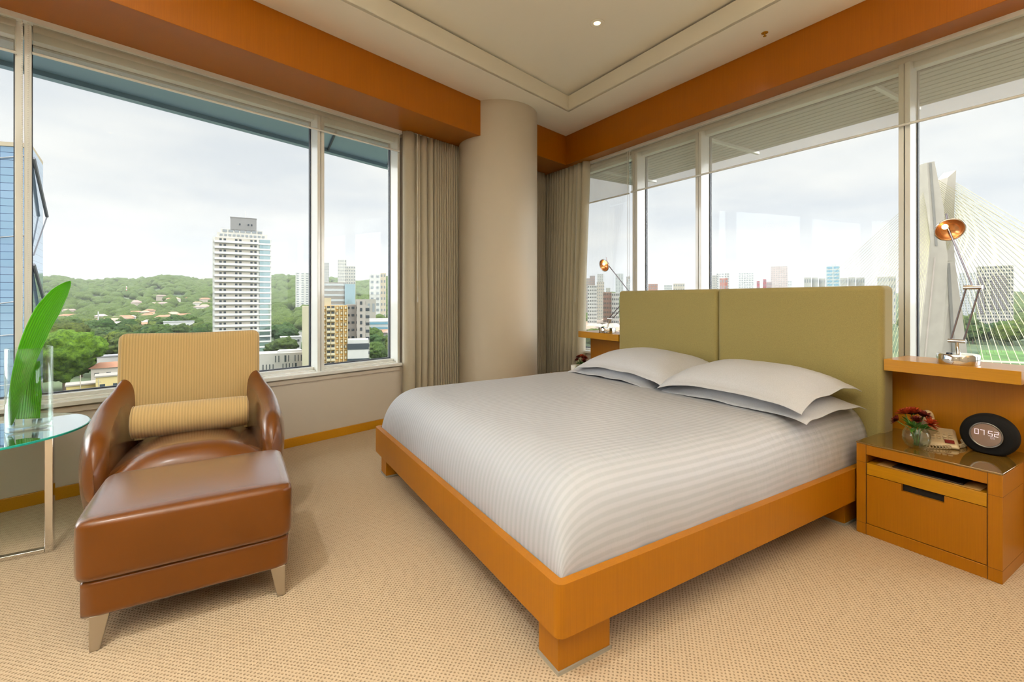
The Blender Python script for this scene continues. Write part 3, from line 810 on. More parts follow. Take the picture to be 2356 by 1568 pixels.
# ------------------------------------------------------------------ alarm clock
ck = thing('alarm_clock', 'black dome-shaped alarm clock with a round lit screen on the right nightstand', 'clock', (3.10, .715, .467))
BLACK = plain('black_cloth', (.0045, .004, .004), .8, spec=.25, bump=(900, .3, .0004))
mb = MB(); secs = []
for xx, sc_ in ((-.045, .82), (-.042, .90), (-.032, .97), (-.015, 1.0), (.012, 1.0), (.03, .95), (.038, .85)):
    ring = []
    for k in range(48):
        a = 2 * PI * k / 48; yy = .102 * math.cos(a) * sc_; zz = .100 * math.sin(a) * sc_
        zz = max(zz, -.086 * (sc_ ** .3)); ring.append(Vector((3.105 + xx, .715 + yy, .467 + .0885 + zz)))
    secs.append(ring)
mb.loft(secs); zmin = min(v.co.z for v in mb.bm.verts)
for v in mb.bm.verts: v.co.z += .4675 - zmin
body = mb.build('clock_body', BLACK, ck, smooth=True, autosmooth=50)
SC = Vector((3.0585, .716, .558)); qx = Vector((-1, 0, 0)).to_track_quat('Z', 'Y').to_matrix()
mb = MB(); mb.lathe([(.058, 0), (.060, .005), (.057, .008), (.053, .006), (.052, .001)], SC, 48, M=qx); mb.build('screen_ring', plain('grey_ring', (.20, .19, .18), .25, metal=.8), ck, smooth=True)
scr = MB().lathe([(0, .004), (.0525, .003), (.0525, 0), (0, 0)], SC, 48, M=qx).build('clock_screen', plain('clock_display', (.13, .085, .06), .06, coat=1.0, emit=(.35, .22, .16), es=.25), ck, autosmooth=40)
DIG = plain('display_digits', (.8, .75, .8), .5, emit=(.85, .72, .80), es=.6)
SEG = {'0': 'abcdef', '7': 'abc', '5': 'afgcd', '2': 'abged'}
def digits(mb, txt, x, y0, z0, w, h, th, gap):
    yy = y0
    for ch in txt:
        if ch == ':':
            for zz in (z0 + h * .3, z0 + h * .7): mb.box((x, yy - gap * .45, zz), (.001, th * .9, th * .9))
            yy -= gap * .95; continue
        S = {'a': ((yy, z0 + h), (yy - w, z0 + h)), 'b': ((yy - w, z0 + h), (yy - w, z0 + h / 2)), 'c': ((yy - w, z0 + h / 2), (yy - w, z0)), 'd': ((yy, z0), (yy - w, z0)),
             'e': ((yy, z0), (yy, z0 + h / 2)), 'f': ((yy, z0 + h / 2), (yy, z0 + h)), 'g': ((yy, z0 + h / 2), (yy - w, z0 + h / 2))}
        for s in SEG[ch]:
            (ya, za), (yb, zb_) = S[s]
            mb.box2((x - .0005, min(ya, yb) - th / 2, min(za, zb_) - th / 2), (x + .0005, max(ya, yb) + th / 2, max(za, zb_) + th / 2))
        yy -= w + gap
mb = MB(); digits(mb, '07:52', SC.x - .0052, .754, .558,   .0125, .022, .0019, .0075); mb.build('digits', DIG, scr)
mb = MB(); digits(mb, '05', SC.x - .0052, .700, .545, .005, .008, .001, .003); mb.build('date_digits', plain('dim_digits', (.5, .42, .45), .5, emit=(.6, .5, .55), es=.3), scr)

# ------------------------------------------------------------------ telephone
tp = thing('telephone', 'beige desk telephone with a coiled cord between the flowers and the alarm clock', 'telephone', (3.08, .90, .467))
BEIGE = plain('beige_plastic', (.58, .46, .29), .35, spec=.5)
BT = .4675
mb = MB()   # wedge-shaped body turned a little toward the bed
def TP(a, b, z_): return Vector((3.075 + a * math.cos(.35) - b * math.sin(.35), .895 + a * math.sin(.35) + b * math.cos(.35), BT + z_))
mb.hexa([TP(-.085, -.075, 0), TP(.10, -.08, 0), TP(.10, .075, 0), TP(-.085, .075, 0), TP(-.08, -.068, .022), TP(.095, -.07, .066), TP(.095, .068, .066), TP(-.08, .068, .022)])
mb.build('telephone_body', BEIGE, tp, bevel=.012, segs=3)
mb = MB()
for a in range(3):
    for b_i in range(4): mb.box(TP(-.035 + a * .024, -.045 + b_i * .022, .0385 + a * .0062), (.012, .013, .006), rz=.35)
mb.build('keypad', BEIGE, tp)
mb = MB(); mb.hexa([TP(-.074, -.055, .026), TP(-.045, -.055, .0325), TP(-.045, -.02, .0325), TP(-.074, -.02, .026), TP(-.074, -.055, .0285), TP(-.045, -.055, .036), TP(-.045, -.02, .036), TP(-.074, -.02, .0285)])
mb.build('label_square', plain('dark_red_label', (.16, .012, .010), .4), tp)
mb = MB(); hs = []
for k in range(15):
    f = k / 14.0; a = -.115 + .23 * f; lift = .078 + .048 * math.sin(PI * f); r = .024 + .010 * (abs(f - .5) * 2) ** 3
    hs.append((TP(a, .040, lift + .012), r))
mb.tube([q for q, _ in hs], [r for _, r in hs], 14); mb.build('handset', BEIGE, tp, smooth=True, autosmooth=60)
mb = MB(); pts = []; NB = 420
for k in range(NB):
    f = k / (NB - 1.0); a = -.135 + .02 * math.sin(f * PI) + .24 * f ** 1.5; b = .055 - .155 * math.sin(min(1, f * 1.35) * PI / 2); th = f * 26 * 2 * PI
    rr = .0085
    pts.append(TP(a, b + math.cos(th) * rr, .0105 + math.sin(th) * rr))
mb.tube(pts, .0019, 6); mb.build('coiled_cord', BEIGE, tp, smooth=True)

# ------------------------------------------------------------------ flower bowls
PETR = plain('rust_petals', (.30, .035, .008), .55, spec=.25, var=(60, .5)); PETD = plain('dark_red_petals', (.115, .014, .008), .55, spec=.25, var=(60, .5))
GREEN = plain('stem_green', (.055, .16, .018), .45, var=(30, .3)); 
def petal(mb, c_, d, L_, w, cup, roll):
    d = d.normalized(); side = d.cross(Vector((0, 0, 1)))
    if side.length < .05: side = Vector((1, 0, 0))
    side.normalize(); side = Matrix.Rotation(roll, 3, d) @ side; up_ = side.cross(d)
    rows = []
    for i in range(5):
        f = i / 4.0; ww = w * math.sin(PI * (.14 + .80 * f)) ; c2 = c_ + d * L_ * f + up_ * cup * f * f
        rows.append([mb.bm.verts.new(c2 + side * ww * k + up_ * (.25 * ww * k * k)) for k in (-1, 0, 1)])
    for A, B in zip(rows[:-1], rows[1:]):
        for k in range(2): mb.bm.faces.new((A[k], A[k + 1], B[k + 1], B[k]))
def bouquet(label, glabel, c_, R_, heads, seed, cat='flowers', hz=.145):
    rnd = random.Random(seed); c_ = Vector(c_)
    bowl = thing('glass_bowl', glabel, 'vase', c_, 'round glass bowls holding the flowers')
    prof = [(0, 0), (R_ * .45, .001), (R_ * .78, .014), (R_ * .97, .038), (R_, .055), (R_ * .95, .075), (R_ * .76, .098), (R_ * .66, .106), (R_ * .63, .106), (R_ * .73, .097), (R_ * .92, .074), (R_ * .965, .055), (R_ * .93, .040), (R_ * .74, .018), (R_ * .4, .006), (0, .005)]
    MB().lathe(prof, c_, 40).build('bowl_glass', VGLASS, bowl, smooth=True)
    MB().lathe([(0, .0062), (R_ * .4, .0075), (R_ * .72, .019), (R_ * .90, .040), (R_ * .92, .046), (0, .046)], c_, 32).build('water', WATER, bowl, smooth=False, autosmooth=40)
    bq = thing('flower_bouquet', label, 'flowers', c_ + Vector((0, 0, .1)), 'rust red flower bunches')
    for i, (dx, dy, dz, r, dark) in enumerate(heads):
        h = c_ + Vector((dx, dy, dz)); foot = c_ + Vector((dx * .15 + rnd.uniform(-.012, .012), dy * .15 + rnd.uniform(-.012, .012), .012))
        mid = c_ + Vector((dx * .30, dy * .30, .09))
        mb = MB(); mb.tube([foot, mid, h], .0022, 6); mb.build('stem', GREEN, bq, smooth=True)
        mb = MB(); ax = (h - mid).normalized()
        for ring, (cnt, el, ln) in enumerate(((11, .25, 1.0), (9, .65, .9), (7, 1.05, .75))):
            for k in range(cnt):
                a = 2 * PI * k / cnt + ring * .4 + rnd.uniform(-.15, .15)
                s_ = ax.cross(Vector((1, .3, 0))).normalized(); t2 = ax.cross(s_)
                d = (s_ * math.cos(a) + t2 * math.sin(a)) * math.cos(el) + ax * math.sin(el)
                petal(mb, h - ax * .006, d, r * ln * 1.18, r * .29, r * .12, rnd.uniform(-.3, .3))
        mb.build('bloom', PETD if dark else PETR, bq, smooth=True)
    mb = MB()
    for k in range(15):
        a = rnd.uniform(0, 2 * PI); st = c_ + Vector((math.cos(a) * .012, math.sin(a) * .012, .10)); d = Vector((math.cos(a), math.sin(a), rnd.uniform(.0, 1.1)))
        petal(mb, st, d, rnd.uniform(.045, .075), rnd.uniform(.008, .013), -.01, rnd.uniform(-.6, .6))
    mb.build('leaves', GREEN, bq, smooth=True)
H1 = [(-.01, .045, .165, .034, 0), (.0, .012, .175, .036, 0), (.0, -.028, .165, .034, 1), (-.02, -.062, .135, .034, 0), (-.03, .075, .125, .026, 1), (.03, .03, .16, .032, 1), (.035, -.015, .16, .032, 1), (-.035, -.01, .145, .026, 1)]
bouquet('bunch of rust red flowers in the round glass bowl beside the telephone', 'round clear glass bowl of water on the right nightstand beside the telephone', (2.895, .925, .4675), .056, H1, 4)
H2 = [(-.01, .035, .165, .032, 1), (.0, .0, .175, .034, 0), (.0, -.03, .165, .032, 1), (-.02, -.055, .14, .030, 1), (-.02, .055, .135, .028, 1), (.03, .02, .16, .03, 1), (.03, -.02, .16, .03, 0)]
bouquet('dark red flower bunch beside the left pillows, in front of the corner curtain', 'round glass bowl beside the white cup on the far nightstand', (2.93, 3.52, .4675), .05, H2, 9)
cup = thing('cup', 'tall white cup with a handle on the far nightstand beside the dark red flowers', 'cup', (2.90, 3.60, .4675))
PORC = plain('white_porcelain', (.78, .78, .72), .2)
MB().lathe([(0, 0), (.027, 0), (.030, .004), (.032, .085), (.029, .085), (.027, .008), (0, .006)], (2.90, 3.60, .4675), 28).build('cup_body', PORC, cup, smooth=True)
mb = MB(); mb.tube([(2.885, 3.572 - .004, .54), (2.875, 3.550, .545), (2.868, 3.545, .515), (2.878, 3.556, .49), (2.885, 3.572, .487)], .004, 8); mb.build('handle', PORC, cup, smooth=True)

# ------------------------------------------------------------------ ottoman
ot = thing('ottoman', 'low brown leather ottoman with steel legs in front of the armchair', 'ottoman', (-.115, 2.36, 0))
def softbox(mb, x0, x1, y0, y1, z0, z1, bul=.012, crown=.02, n=14, pw=7.0):
    """a padded block: bulging sides, crowned top"""
    r_ = bmesh.ops.create_cube(mb.bm, size=2.0); vs_ = r_['verts']
    bmesh.ops.subdivide_edges(mb.bm, edges=list({e_ for v in vs_ for e_ in v.link_edges}), cuts=n, use_grid_fill=True)
    cx_, cy_, cz_ = (x0 + x1) / 2, (y0 + y1) / 2, (z0 + z1) / 2; hx, hy, hz = (x1 - x0) / 2, (y1 - y0) / 2, (z1 - z0) / 2
    for v in mb.bm.verts:
        x, y, z_ = v.co
        # round the corners in a size-aware way
        L_ = (abs(x) ** pw + abs(y) ** pw + abs(z_) ** pw) ** (1 / pw); k = 1 / L_
        x2, y2, z2 = x * k, y * k, z_ * k
        X_ = cx_ + hx * x2 + (bul * (1 - z2 * z2) * (1 - y2 * y2) * (1 if x2 > 0 else -1) if abs(x2) > .6 else 0) * (abs(x2) - .6) / .4
        Y_ = cy_ + hy * y2 + (bul * (1 - z2 * z2) * (1 - x2 * x2) * (1 if y2 > 0 else -1) if abs(y2) > .6 else 0) * (abs(y2) - .6) / .4
        Z_ = cz_ + hz * z2 + (crown * (1 - x2 * x2) * (1 - y2 * y2) if z2 > .3 else 0)
        v.co = Vector((X_, Y_, Z_))
    return mb
mb = MB(); softbox(mb, -.455, .218, 2.082, 2.64, .234, .448, .010, .010, 18, 16); mb.build('seat_cushion', LEATHER, ot, smooth=True)
mb = MB(); softbox(mb, -.442, .207, 2.092, 2.62, .112, .238, .002, 0, 12, 26); mb.build('base_frame', LEATHER, ot, smooth=True)
for (x, y, sx_, sy_) in ((-.385, 2.115, -1, -1), (.165, 2.115, 1, -1), (-.385, 2.58, -1, 1), (.165, 2.58, 1, 1)):
    t0, b0_ = .028, .014; dx, dy = sx_ * .012, sy_ * .01
    mb = MB(); mb.hexa([(x + dx - b0_, y + dy - b0_, 0), (x + dx + b0_, y + dy - b0_, 0), (x + dx + b0_, y + dy + b0_, 0), (x + dx - b0_, y + dy + b0_, 0),
                        (x - t0, y - t0 * .6, .118), (x + t0, y - t0 * .6, .118), (x + t0, y + t0 * .6, .118), (x - t0, y + t0 * .6, .118)])
    mb.build('leg', STEEL, ot, bevel=.004, segs=3)

# ------------------------------------------------------------------ armchair
XC = -.170
ch = thing('armchair', 'brown leather tub armchair with a tan corduroy back beside the window', 'armchair', (XC, 3.1, 0))
def lerp(tab, t_):
    for (a, va), (b, vb) in zip(tab[:-1], tab[1:]):
        if t_ <= b:
            f = (t_ - a) / (b - a); f = f * f * (3 - 2 * f) if False else f
            return va + (vb - va) * f
    return tab[-1][1]
TOP = [(0, .36), (.05, .455), (.13, .525), (.25, .572), (.4, .60), (.55, .63), (.7, .672), (.82, .705), (.92, .745), (1, .775)]
OUT = [(0, .375), (.05, .405), (.15, .428), (.35, .445), (.55, .442), (.7, .425), (.85, .388), (1, .358)]
INN = [(0, .345), (.05, .325), (.15, .305), (.4, .295), (.7, .288), (.85, .270), (1, .235)]
def arm(sg):
    secs = []
    for k in range(17):
        t_ = k / 16.0; y = 2.765 + .665 * t_; h = lerp(TOP, t_) - .11; o = lerp(OUT, t_); i = lerp(INN, t_)
        P_ = [(o - .050, .0), (o - .012, .33), (o + .0, .62), (o - .006, .84), (o - .030, .965), (o * .58 + i * .42 - .004, 1.0), (i + .022, .955), (i + .004, .82), (i, .5), (i + .01, .2), (i + .02, .0)]
        sh = -.034 * t_ if sg < 0 else -.004 * t_; secs.append([Vector((XC + sh + sg * a, y, .11 + h * b)) for a, b in P_])
    # close the front roll
    f0 = []
    c0 = sum(secs[0], Vector()) / len(secs[0])
    f0 = [c0 + (q - c0) * .62 + Vector((0, -.022, 0)) for q in secs[0]]
    secs.insert(0, f0)
    mb = MB(); mb.loft(secs); return mb.build('armrest', LEATHER, ch, subsurf=2)
arm(-1); arm(1)
# seat with rounded front apron
def seatf(u, v):
    x = (u * 2 - 1); prof_t = v      # v: 0 bottom front -> 1 back
    half = .385
    H_ = .480 - .185 * abs(x) ** 2.8
    hs = H_ - .112
    if v < .32: y = 2.722 - .004 * math.sin(v / .32 * PI); z_ = .112 + (hs - .10) * (v / .32)
    elif v < .55:
        a = (v - .32) / .23 * PI / 2; y = 2.722 + .135 * (1 - math.cos(a)); z_ = .112 + (hs - .10) + .10 * math.sin(a)
    else: y = 2.857 + (v - .55) / .45 * .48; z_ = H_ - .03 * ((v - .55) / .45) ** 1.5
    y += .050 * abs(x) ** 3 * (1 - v)
    return Vector((XC + half * x, y, z_))
mb = MB(); mb.grid(37, 46, seatf); mb.build('seat', LEATHER, ch, smooth=True, solid=.012)
# outer back shell and base
mb = MB(); secs = []
for z_, y, hw, th in ((.11, 3.40, .31, .09), (.35, 3.43, .345, .09), (.6, 3.455, .352, .085), (.85, 3.475, .346, .075), (.965, 3.485, .338, .06)):
    secs.append([Vector((XC - .018 + a * hw, y + b * th, z_)) for a, b in ((-1, -.35), (-.97, .2), (-.8, .46), (0, .5), (.8, .46), (.97, .2), (1, -.35), (.9, -.45), (0, -.45), (-.9, -.45))])
mb.loft(secs); mb.build('back_shell', LEATHER, ch, autosmooth=50)
mb = MB(); mb.box2((XC - .33, 2.76, .10), (XC + .33, 3.42, .20)); mb.build('chair_base', LEATHER, ch, bevel=.02)
for (x, y) in ((XC - .30, 2.80), (XC + .30, 2.80), (XC - .28, 3.36), (XC + .28, 3.36)):
    mb = MB(); mb.hexa([(x - .015, y - .015, 0), (x + .015, y - .015, 0), (x + .015, y + .015, 0), (x - .015, y + .015, 0), (x - .03, y - .03, .112), (x + .03, y - .03, .112), (x + .03, y + .03, .112), (x - .03, y + .03, .112)]); mb.build('leg', STEEL, ch, bevel=.003)
# corduroy cover
def backf(side):
    def f(u, v):
        x = u * 2 - 1; z_ = .40 + (.998 - .40) * v
        hw = .352 + .004 * v
        # rounded top corners
        rr = .04; top = .998 + .003 * abs(x) - .004 * (1 - x * x)
        zz = .40 + (top - .40) * v
        ax = abs(x) * hw
        if zz > top - rr and ax > hw - rr:
            dx = ax - (hw - rr); dz = zz - (top - rr); d = math.hypot(dx, dz)
            if d > rr: ax = hw - rr + dx * rr / d; zz = top - rr + dz * rr / d
        y = 3.355 + .085 * v - .022 * math.sin(PI * v) * (1 - .6 * x * x)
        edge = min(1, (1 - abs(x)) / .06, (1 - v) / .05)
        y += (1 - max(0, edge)) ** 2 * .02 if side < 0 else 0
        if side > 0: y = 3.45 + .05 * v - (1 - max(0, edge)) ** 2 * .015
        return Vector((XC - .024 + (ax if x > 0 else -ax), y, zz))
    return f
mb = MB(); A = mb.grid(41, 41, backf(-1)); B = mb.grid(41, 41, backf(1)); n_ = 41
path = [(i, 0) for i in range(n_)] + [(n_ - 1, j) for j in range(1, n_)] + [(i, n_ - 1) for i in range(n_ - 2, -1, -1)] + [(0, j) for j in range(n_ - 2, 0, -1)]
for k in range(len(path)):
    p_, q = path[k], path[(k + 1) % len(path)]; mb.bm.faces.new((A[p_[0]][p_[1]], A[q[0]][q[1]], B[q[0]][q[1]], B[p_[0]][p_[1]]))
mb.build('backrest_cover', CORD, ch, smooth=True, autosmooth=60)
# bolster
M_ = Matrix.Rotation(PI / 2, 3, 'Y')
bl = thing('bolster_cushion', 'tan corduroy bolster cushion lying across the armchair seat', 'cushion', (XC - .01, 3.16, .545))
prof = [(0, -.272), (.055, -.272), (.074, -.268), (.084, -.255), (.087, -.235), (.088, 0), (.087, .235), (.084, .255), (.074, .268), (.055, .272), (0, .272)]
MB().lathe(prof, (XC - .01, 3.155, .545), 44, M=M_).build('bolster_body', CORD, bl, smooth=True)
for sx_ in (-.262, .262):
    mb = MB(); mb.tube([(XC - .01 + sx_, 3.155 + .0815 * math.cos(a), .545 + .0815 * math.sin(a)) for a in [2 * PI * k / 32 for k in range(32)]], .0035, 6, closed=True); mb.build('piping', CORD, bl, smooth=True)

# ------------------------------------------------------------------ side table
tb = thing('side_table', 'round glass side table with a chrome frame left of the armchair', 'table', (-1.075, 3.27, 0))
TG, n, l, b = newmat('table_glass'); n.remove(b)
trn = n.new('ShaderNodeBsdfTransparent'); trn.inputs['Color'].default_value = (.78, .92, .88, 1)
gls = n.new('ShaderNodeBsdfGlossy'); gls.inputs['Roughness'].default_value = .01; gls.inputs['Color'].default_value = (.92, .97, .97, 1)
lw = n.new('ShaderNodeLayerWeight'); lw.inputs['Blend'].default_value = .5; pw = n.new('ShaderNodeMath'); pw.operation = 'POWER'; pw.inputs[1].default_value = 1.5; frn = n.new('ShaderNodeMath'); frn.operation = 'MULTIPLY_ADD'; frn.inputs[1].default_value = .85; frn.inputs[2].default_value = .25; l.new(lw.outputs['Facing'], pw.inputs[0]); l.new(pw.outputs[0], frn.inputs[0])
mxn = n.new('ShaderNodeMixShader'); l.new(frn.outputs[0], mxn.inputs[0]); l.new(trn.outputs[0], mxn.inputs[1]); l.new(gls.outputs[0], mxn.inputs[2]); l.new(mxn.outputs[0], n['Material Output'].inputs['Surface'])
GEDGE = plain('green_glass_edge', (.02, .33, .26), .08, spec=.8)
TC = Vector((-1.075, 3.262, .540))
MB().lathe([(0, 0), (.430, 0), (.430, .0105), (0, .0105)], TC, 96).build('table_top', TG, tb, autosmooth=40)
MB().lathe([(.4302, -.0005), (.4345, .001), (.4345, .009), (.4302, .0108)], TC, 96).build('glass_rim', GEDGE, tb, autosmooth=60)
mb = MB(); mb.box2((-.752, 3.025, 0.0), (-.722, 3.057, .539)); mb.box2((-1.40, 3.025, 0.0), (-.7525, 3.057, .020)); mb.box2((-1.43, 3.025, 0.0), (-1.4005, 3.057, .539))
mb.build('front_frame', CHROME, tb, bevel=.002)
mb = MB(); mb.box2((-1.11, 3.44, 0.0), (-1.08, 3.47, .539)); mb.box2((-1.11, 3.0575, 0.0), (-1.08, 3.4395, .020)); mb.build('rear_frame', CHROME, tb, bevel=.002)
# vase
VC = Vector((-.862, 3.245, .5510)); VR = .086; VH = .408
vz = thing('glass_vase', 'tall clear glass cylinder vase holding green leaves on the side table', 'vase', VC)
MB().lathe([(0, 0), (VR - .004, 0), (VR, .004), (VR, VH - .002), (VR - .002, VH), (VR - .0045, VH - .002), (VR - .0045, .030), (VR - .012, .022), (0, .021)], VC, 64).build('vase_glass', VGLASS, vz, smooth=True, autosmooth=50)
MB().lathe([(0, .0225), (VR - .0130, .0235), (VR - .0056, .031), (VR - .0056, .105), (0, .105)], VC, 64).build('water', WATER, vz, autosmooth=50)
# leaves: folded palm blades
LEAF, n, l, b = newmat('palm_leaf')
t = n.new('ShaderNodeTexCoord'); sx = n.new('ShaderNodeSeparateXYZ'); mm = n.new('ShaderNodeMath'); mm.operation = 'MULTIPLY'; mm.inputs[1].default_value = 2 * PI * 11
sn = n.new('ShaderNodeMath'); sn.operation = 'SINE'; rr_ = n.new('ShaderNodeMapRange'); rr_.inputs['From Min'].default_value = -1; rr_.inputs['From Max'].default_value = 1; rr_.inputs['To Min'].default_value = .55; rr_.inputs['To Max'].default_value = 1.25
xx = n.new('ShaderNodeVectorMath'); xx.operation = 'SCALE'; xx.inputs[0].default_value = (.105, .35, .010)
l.new(t.outputs['UV'], sx.inputs[0]); l.new(sx.outputs[0], mm.inputs[0]); l.new(mm.outputs[0], sn.inputs[0]); l.new(sn.outputs[0], rr_.inputs['Value']); l.new(rr_.outputs[0], xx.inputs['Scale']); l.new(xx.outputs[0], b.inputs['Base Color'])
ub = n.new('ShaderNodeBump'); ub.inputs['Strength'].default_value = .5; ub.inputs['Distance'].default_value = .002; l.new(sn.outputs[0], ub.inputs['Height']); l.new(ub.outputs['Normal'], b.inputs['Normal'])
b.inputs['Roughness'].default_value = .3
tl = n.new('ShaderNodeBsdfTranslucent'); tl.inputs['Color'].default_value = (.30, .9, .01, 1); mxn = n.new('ShaderNodeMixShader'); mxn.inputs[0].default_value = .50
l.new(b.outputs[0], mxn.inputs[1]); l.new(tl.outputs[0], mxn.inputs[2]); l.new(mxn.outputs[0], n['Material Output'].inputs['Surface'])
def blade(name, label, spine, widths, side0, side1, grp, cup_=.12):
    S = [Vector(q) for q in spine]
    def cr(f):
        m = len(S) - 1; x = f * m; i = min(m - 1, int(x)); t_ = x - i
        p0, p1, p2, p3 = S[max(i - 1, 0)], S[i], S[i + 1], S[min(i + 2, m)]
        return .5 * ((2 * p1) + (-p0 + p2) * t_ + (2 * p0 - 5 * p1 + 4 * p2 - p3) * t_ * t_ + (-p0 + 3 * p1 - 3 * p2 + p3) * t_ ** 3)
    def f(u, v):
        c_ = cr(v); sd = (Vector(side0) * (1 - v) + Vector(side1) * v).normalized(); w = lerp(widths, v); tn = (cr(min(1, v + .02)) - cr(max(0, v - .02))).normalized()
        nm = sd.cross(tn).normalized(); k = (u * 2 - 1)
        return c_ + sd * w * k + nm * (cup_ * w * (k * k - .4) + .0010 * math.sin(u * 22 * PI))
    mb = MB(); mb.grid(45, 40, f, uvf=lambda u, v: (u, v)); o = mb.build(name, LEAF, None, smooth=True, solid=.0008)
    return tag(o, label, 'leaf', grp)
# image-plane direction at the vase for the blade width
blade('palm_leaf', 'tall dark green pointed leaf leaning right out of the glass vase', [(-.930, 3.245, .578), (-.905, 3.235, .72), (-.868, 3.232, .90), (-.815, 3.235, 1.08), (-.755, 3.245, 1.22), (-.712, 3.262, 1.295)],
      [(0, .010), (.12, .026), (.3, .044), (.5, .058), (.68, .060), (.82, .043), (.93, .019), (1, .001)], (.86, -.5, 0), (.80, -.42, -.45), 'green leaves in the glass vase')
blade('palm_leaf', 'short light green leaf standing low inside the glass vase', [(-.865, 3.255, .600), (-.862, 3.27, .70), (-.858, 3.278, .80), (-.842, 3.28, .885)],
      [(0, .052), (.4, .050), (.75, .034), (1, .012)], (.93, -.35, 0), (.93, -.35, 0), 'green leaves in the glass vase', cup_=.25)

# ------------------------------------------------------------------ ceiling fittings
def downlight(x, y, z_, label, e, grp='small recessed ceiling downlights', ang=150, tone=(.93, .98, 1)):
    t_ = thing('downlight', label, 'downlight', (x, y, z_), grp)
    MB().lathe([(.026, -.001), (.050, -.004), (.057, -.003), (.058, 0), (.026, 0)], (x, y, z_), 40).build('trim_ring', CEIL, t_, smooth=True)
    MB().lathe([(0, -.0008), (.020, -.0008), (.0255, -.0022), (.0262, -.0008), (.0262, 0), (0, 0)], (x, y, z_), 24).build('lamp_lens', plain('downlight_lens', (1, .85, .6), .3, emit=(1, .66, .28), es=9), t_, smooth=True)
    add_light('downlight_beam', 'SPOT', (x, y, z_ - .012), e, tone, .03, (0, 0, 0), math.radians(ang), parent=t_)
    return t_
downlight(2.47, 2.78, 3.373, 'small round recessed downlight in the raised part of the ceiling', 8)
sp = thing('sprinkler_head', 'tiny sprinkler head on the ceiling edge above the right wooden cornice', 'sprinkler', (3.40, 1.98, ZC))
MB().lathe([(0, -.001), (.022, -.002), (.024, 0), (0, 0)], (3.40, 1.98, ZC), 20).build('escutcheon', WOODH, sp, smooth=True)
mb = MB(); mb.tube([(3.40, 1.98, ZC - .001), (3.40, 1.98, ZC - .022)], .005, 8); mb.lathe([(0, -.026), (.012, -.025), (.012, -.023), (0, -.022)], (3.40, 1.98, ZC), 14); mb.build('deflector', WOODH, sp)

# unseen fill lamps added outside the view to light the room
for (x, y, e_, c_) in ((2.4, .45, 13, (1, .56, .20)), (.75, .35, 8, (1, .72, .42)), (-.95, 1.1, 150, (.97, 1, 1)), (-1.2, -.6, 120, (.97, 1, 1)), (.9, -.9, 40, (1, .9, .75)), (2.6, -.9, 26, (1, .7, .4))):
    downlight(x, y, 3.373, 'added recessed fill downlight behind the viewpoint', e_, ang=100, tone=c_)
def fill_floor_lamp(x, y, e_up, e_out, tone=(.93, .99, 1)):  # made-up lamp, added out of view to brighten ceiling and room
    t_ = thing('fill_floor_lamp', 'added brass fill lamp with a cream shade behind the viewpoint', 'lamp', (x, y, 0), 'added fill lamps behind the viewpoint')
    MB().lathe([(0, 0), (.15, 0), (.15, .015), (.02, .03), (0, .03)], (x, y, 0), 32).build('lamp_base', CHROME, t_, autosmooth=40)
    mb = MB(); mb.tube([(x, y, .02), (x, y, 1.55)], .011, 12); mb.build('pole', CHROME, t_)
    MB().lathe([(.21, 1.42), (.17, 1.72), (.166, 1.72), (.206, 1.42)], (x, y, 0), 40).build('lamp_shade', SHADE, t_, smooth=True)
    add_light('lamp_light', 'POINT', (x, y, 1.60), e_out, tone, .10, parent=t_)
    add_light('fill_uplight', 'SPOT', (x, y, 1.74), e_up, tone, .12, (PI, 0, 0), math.radians(135), parent=t_)
SHADE = fabric('lamp_shade_cloth', (.80, .70, .55), 300, translucent=.75)
fill_floor_lamp(-1.3, .45, 1300, 18)
fill_floor_lamp(2.55, -.6, 170, 6, (1, .78, .50))
fill_floor_lamp(.3, -1.3, 420, 8)
# ================================================================== the city outside
GZ = -45.0
HAZE = 0.00006
DIM = 0.62
FOOT = []
rnd = random.Random(11)
def sm(a, b, x):
    t_ = max(0, min(1, (x - a) / (b - a))); return t_ * t_ * (3 - 2 * t_)
def ground(px, d):
    """terrain height for a bearing and distance"""
    left = 1 - sm(900, 1150, px)
    z_ = GZ
    crest_l = 92 + 10 * math.sin(px * .021) + 6 * math.sin(px * .05 + 1)
    crest_r = 24 + 8 * math.sin(px * .013)
    z_ += left * ((crest_l - GZ) * sm(650, 2500, d) - 60 * sm(2600, 4200, d))
    z_ += (1 - left) * ((crest_r - GZ) * sm(750, 2400, d)) * (1 - sm(2600, 5000, d))
    z_ += left * sm(330, 620, d) * 8 * noise.noise(Vector((px * .012, d * .004, 0)))
    riv = (1 - left) * sm(2080, 2240, px) * (1 - sm(2900, 3200, px))
    if riv > 0: z_ = z_ * (1 - riv * (1 - sm(420, 520, d))) + (GZ - 1) * riv * (1 - sm(420, 520, d))
    return z_
GR, n, l, b = newmat('hill_ground')
t = n.new('ShaderNodeTexCoord'); z = n.new('ShaderNodeTexNoise'); z.inputs['Scale'].default_value = .02; z.inputs['Detail'].default_value = 8; z.inputs['Roughness'].default_value = .7
rp = n.new('ShaderNodeValToRGB'); rp.color_ramp.elements[0].position = .38; rp.color_ramp.elements[0].color = (.022, .05, .016, 1); rp.color_ramp.elements[1].position = .66; rp.color_ramp.elements[1].color = (.09, .12, .05, 1)
l.new(t.outputs['Object'], z.inputs['Vector']); l.new(z.outputs['Fac'], rp.inputs['Fac']); l.new(rp.outputs['Color'], b.inputs['Base Color']); b.inputs['Roughness'].default_value = .95
ds_ = []; d = 95.0
while d < 7500: ds_.append(d); d *= 1.06
pxs = [-700 + 40 * i for i in range(96)]
mb = MB(); VV = [[mb.bm.verts.new((*at(px, d_)[:2], ground(px, d_))) for d_ in ds_] for px in pxs]
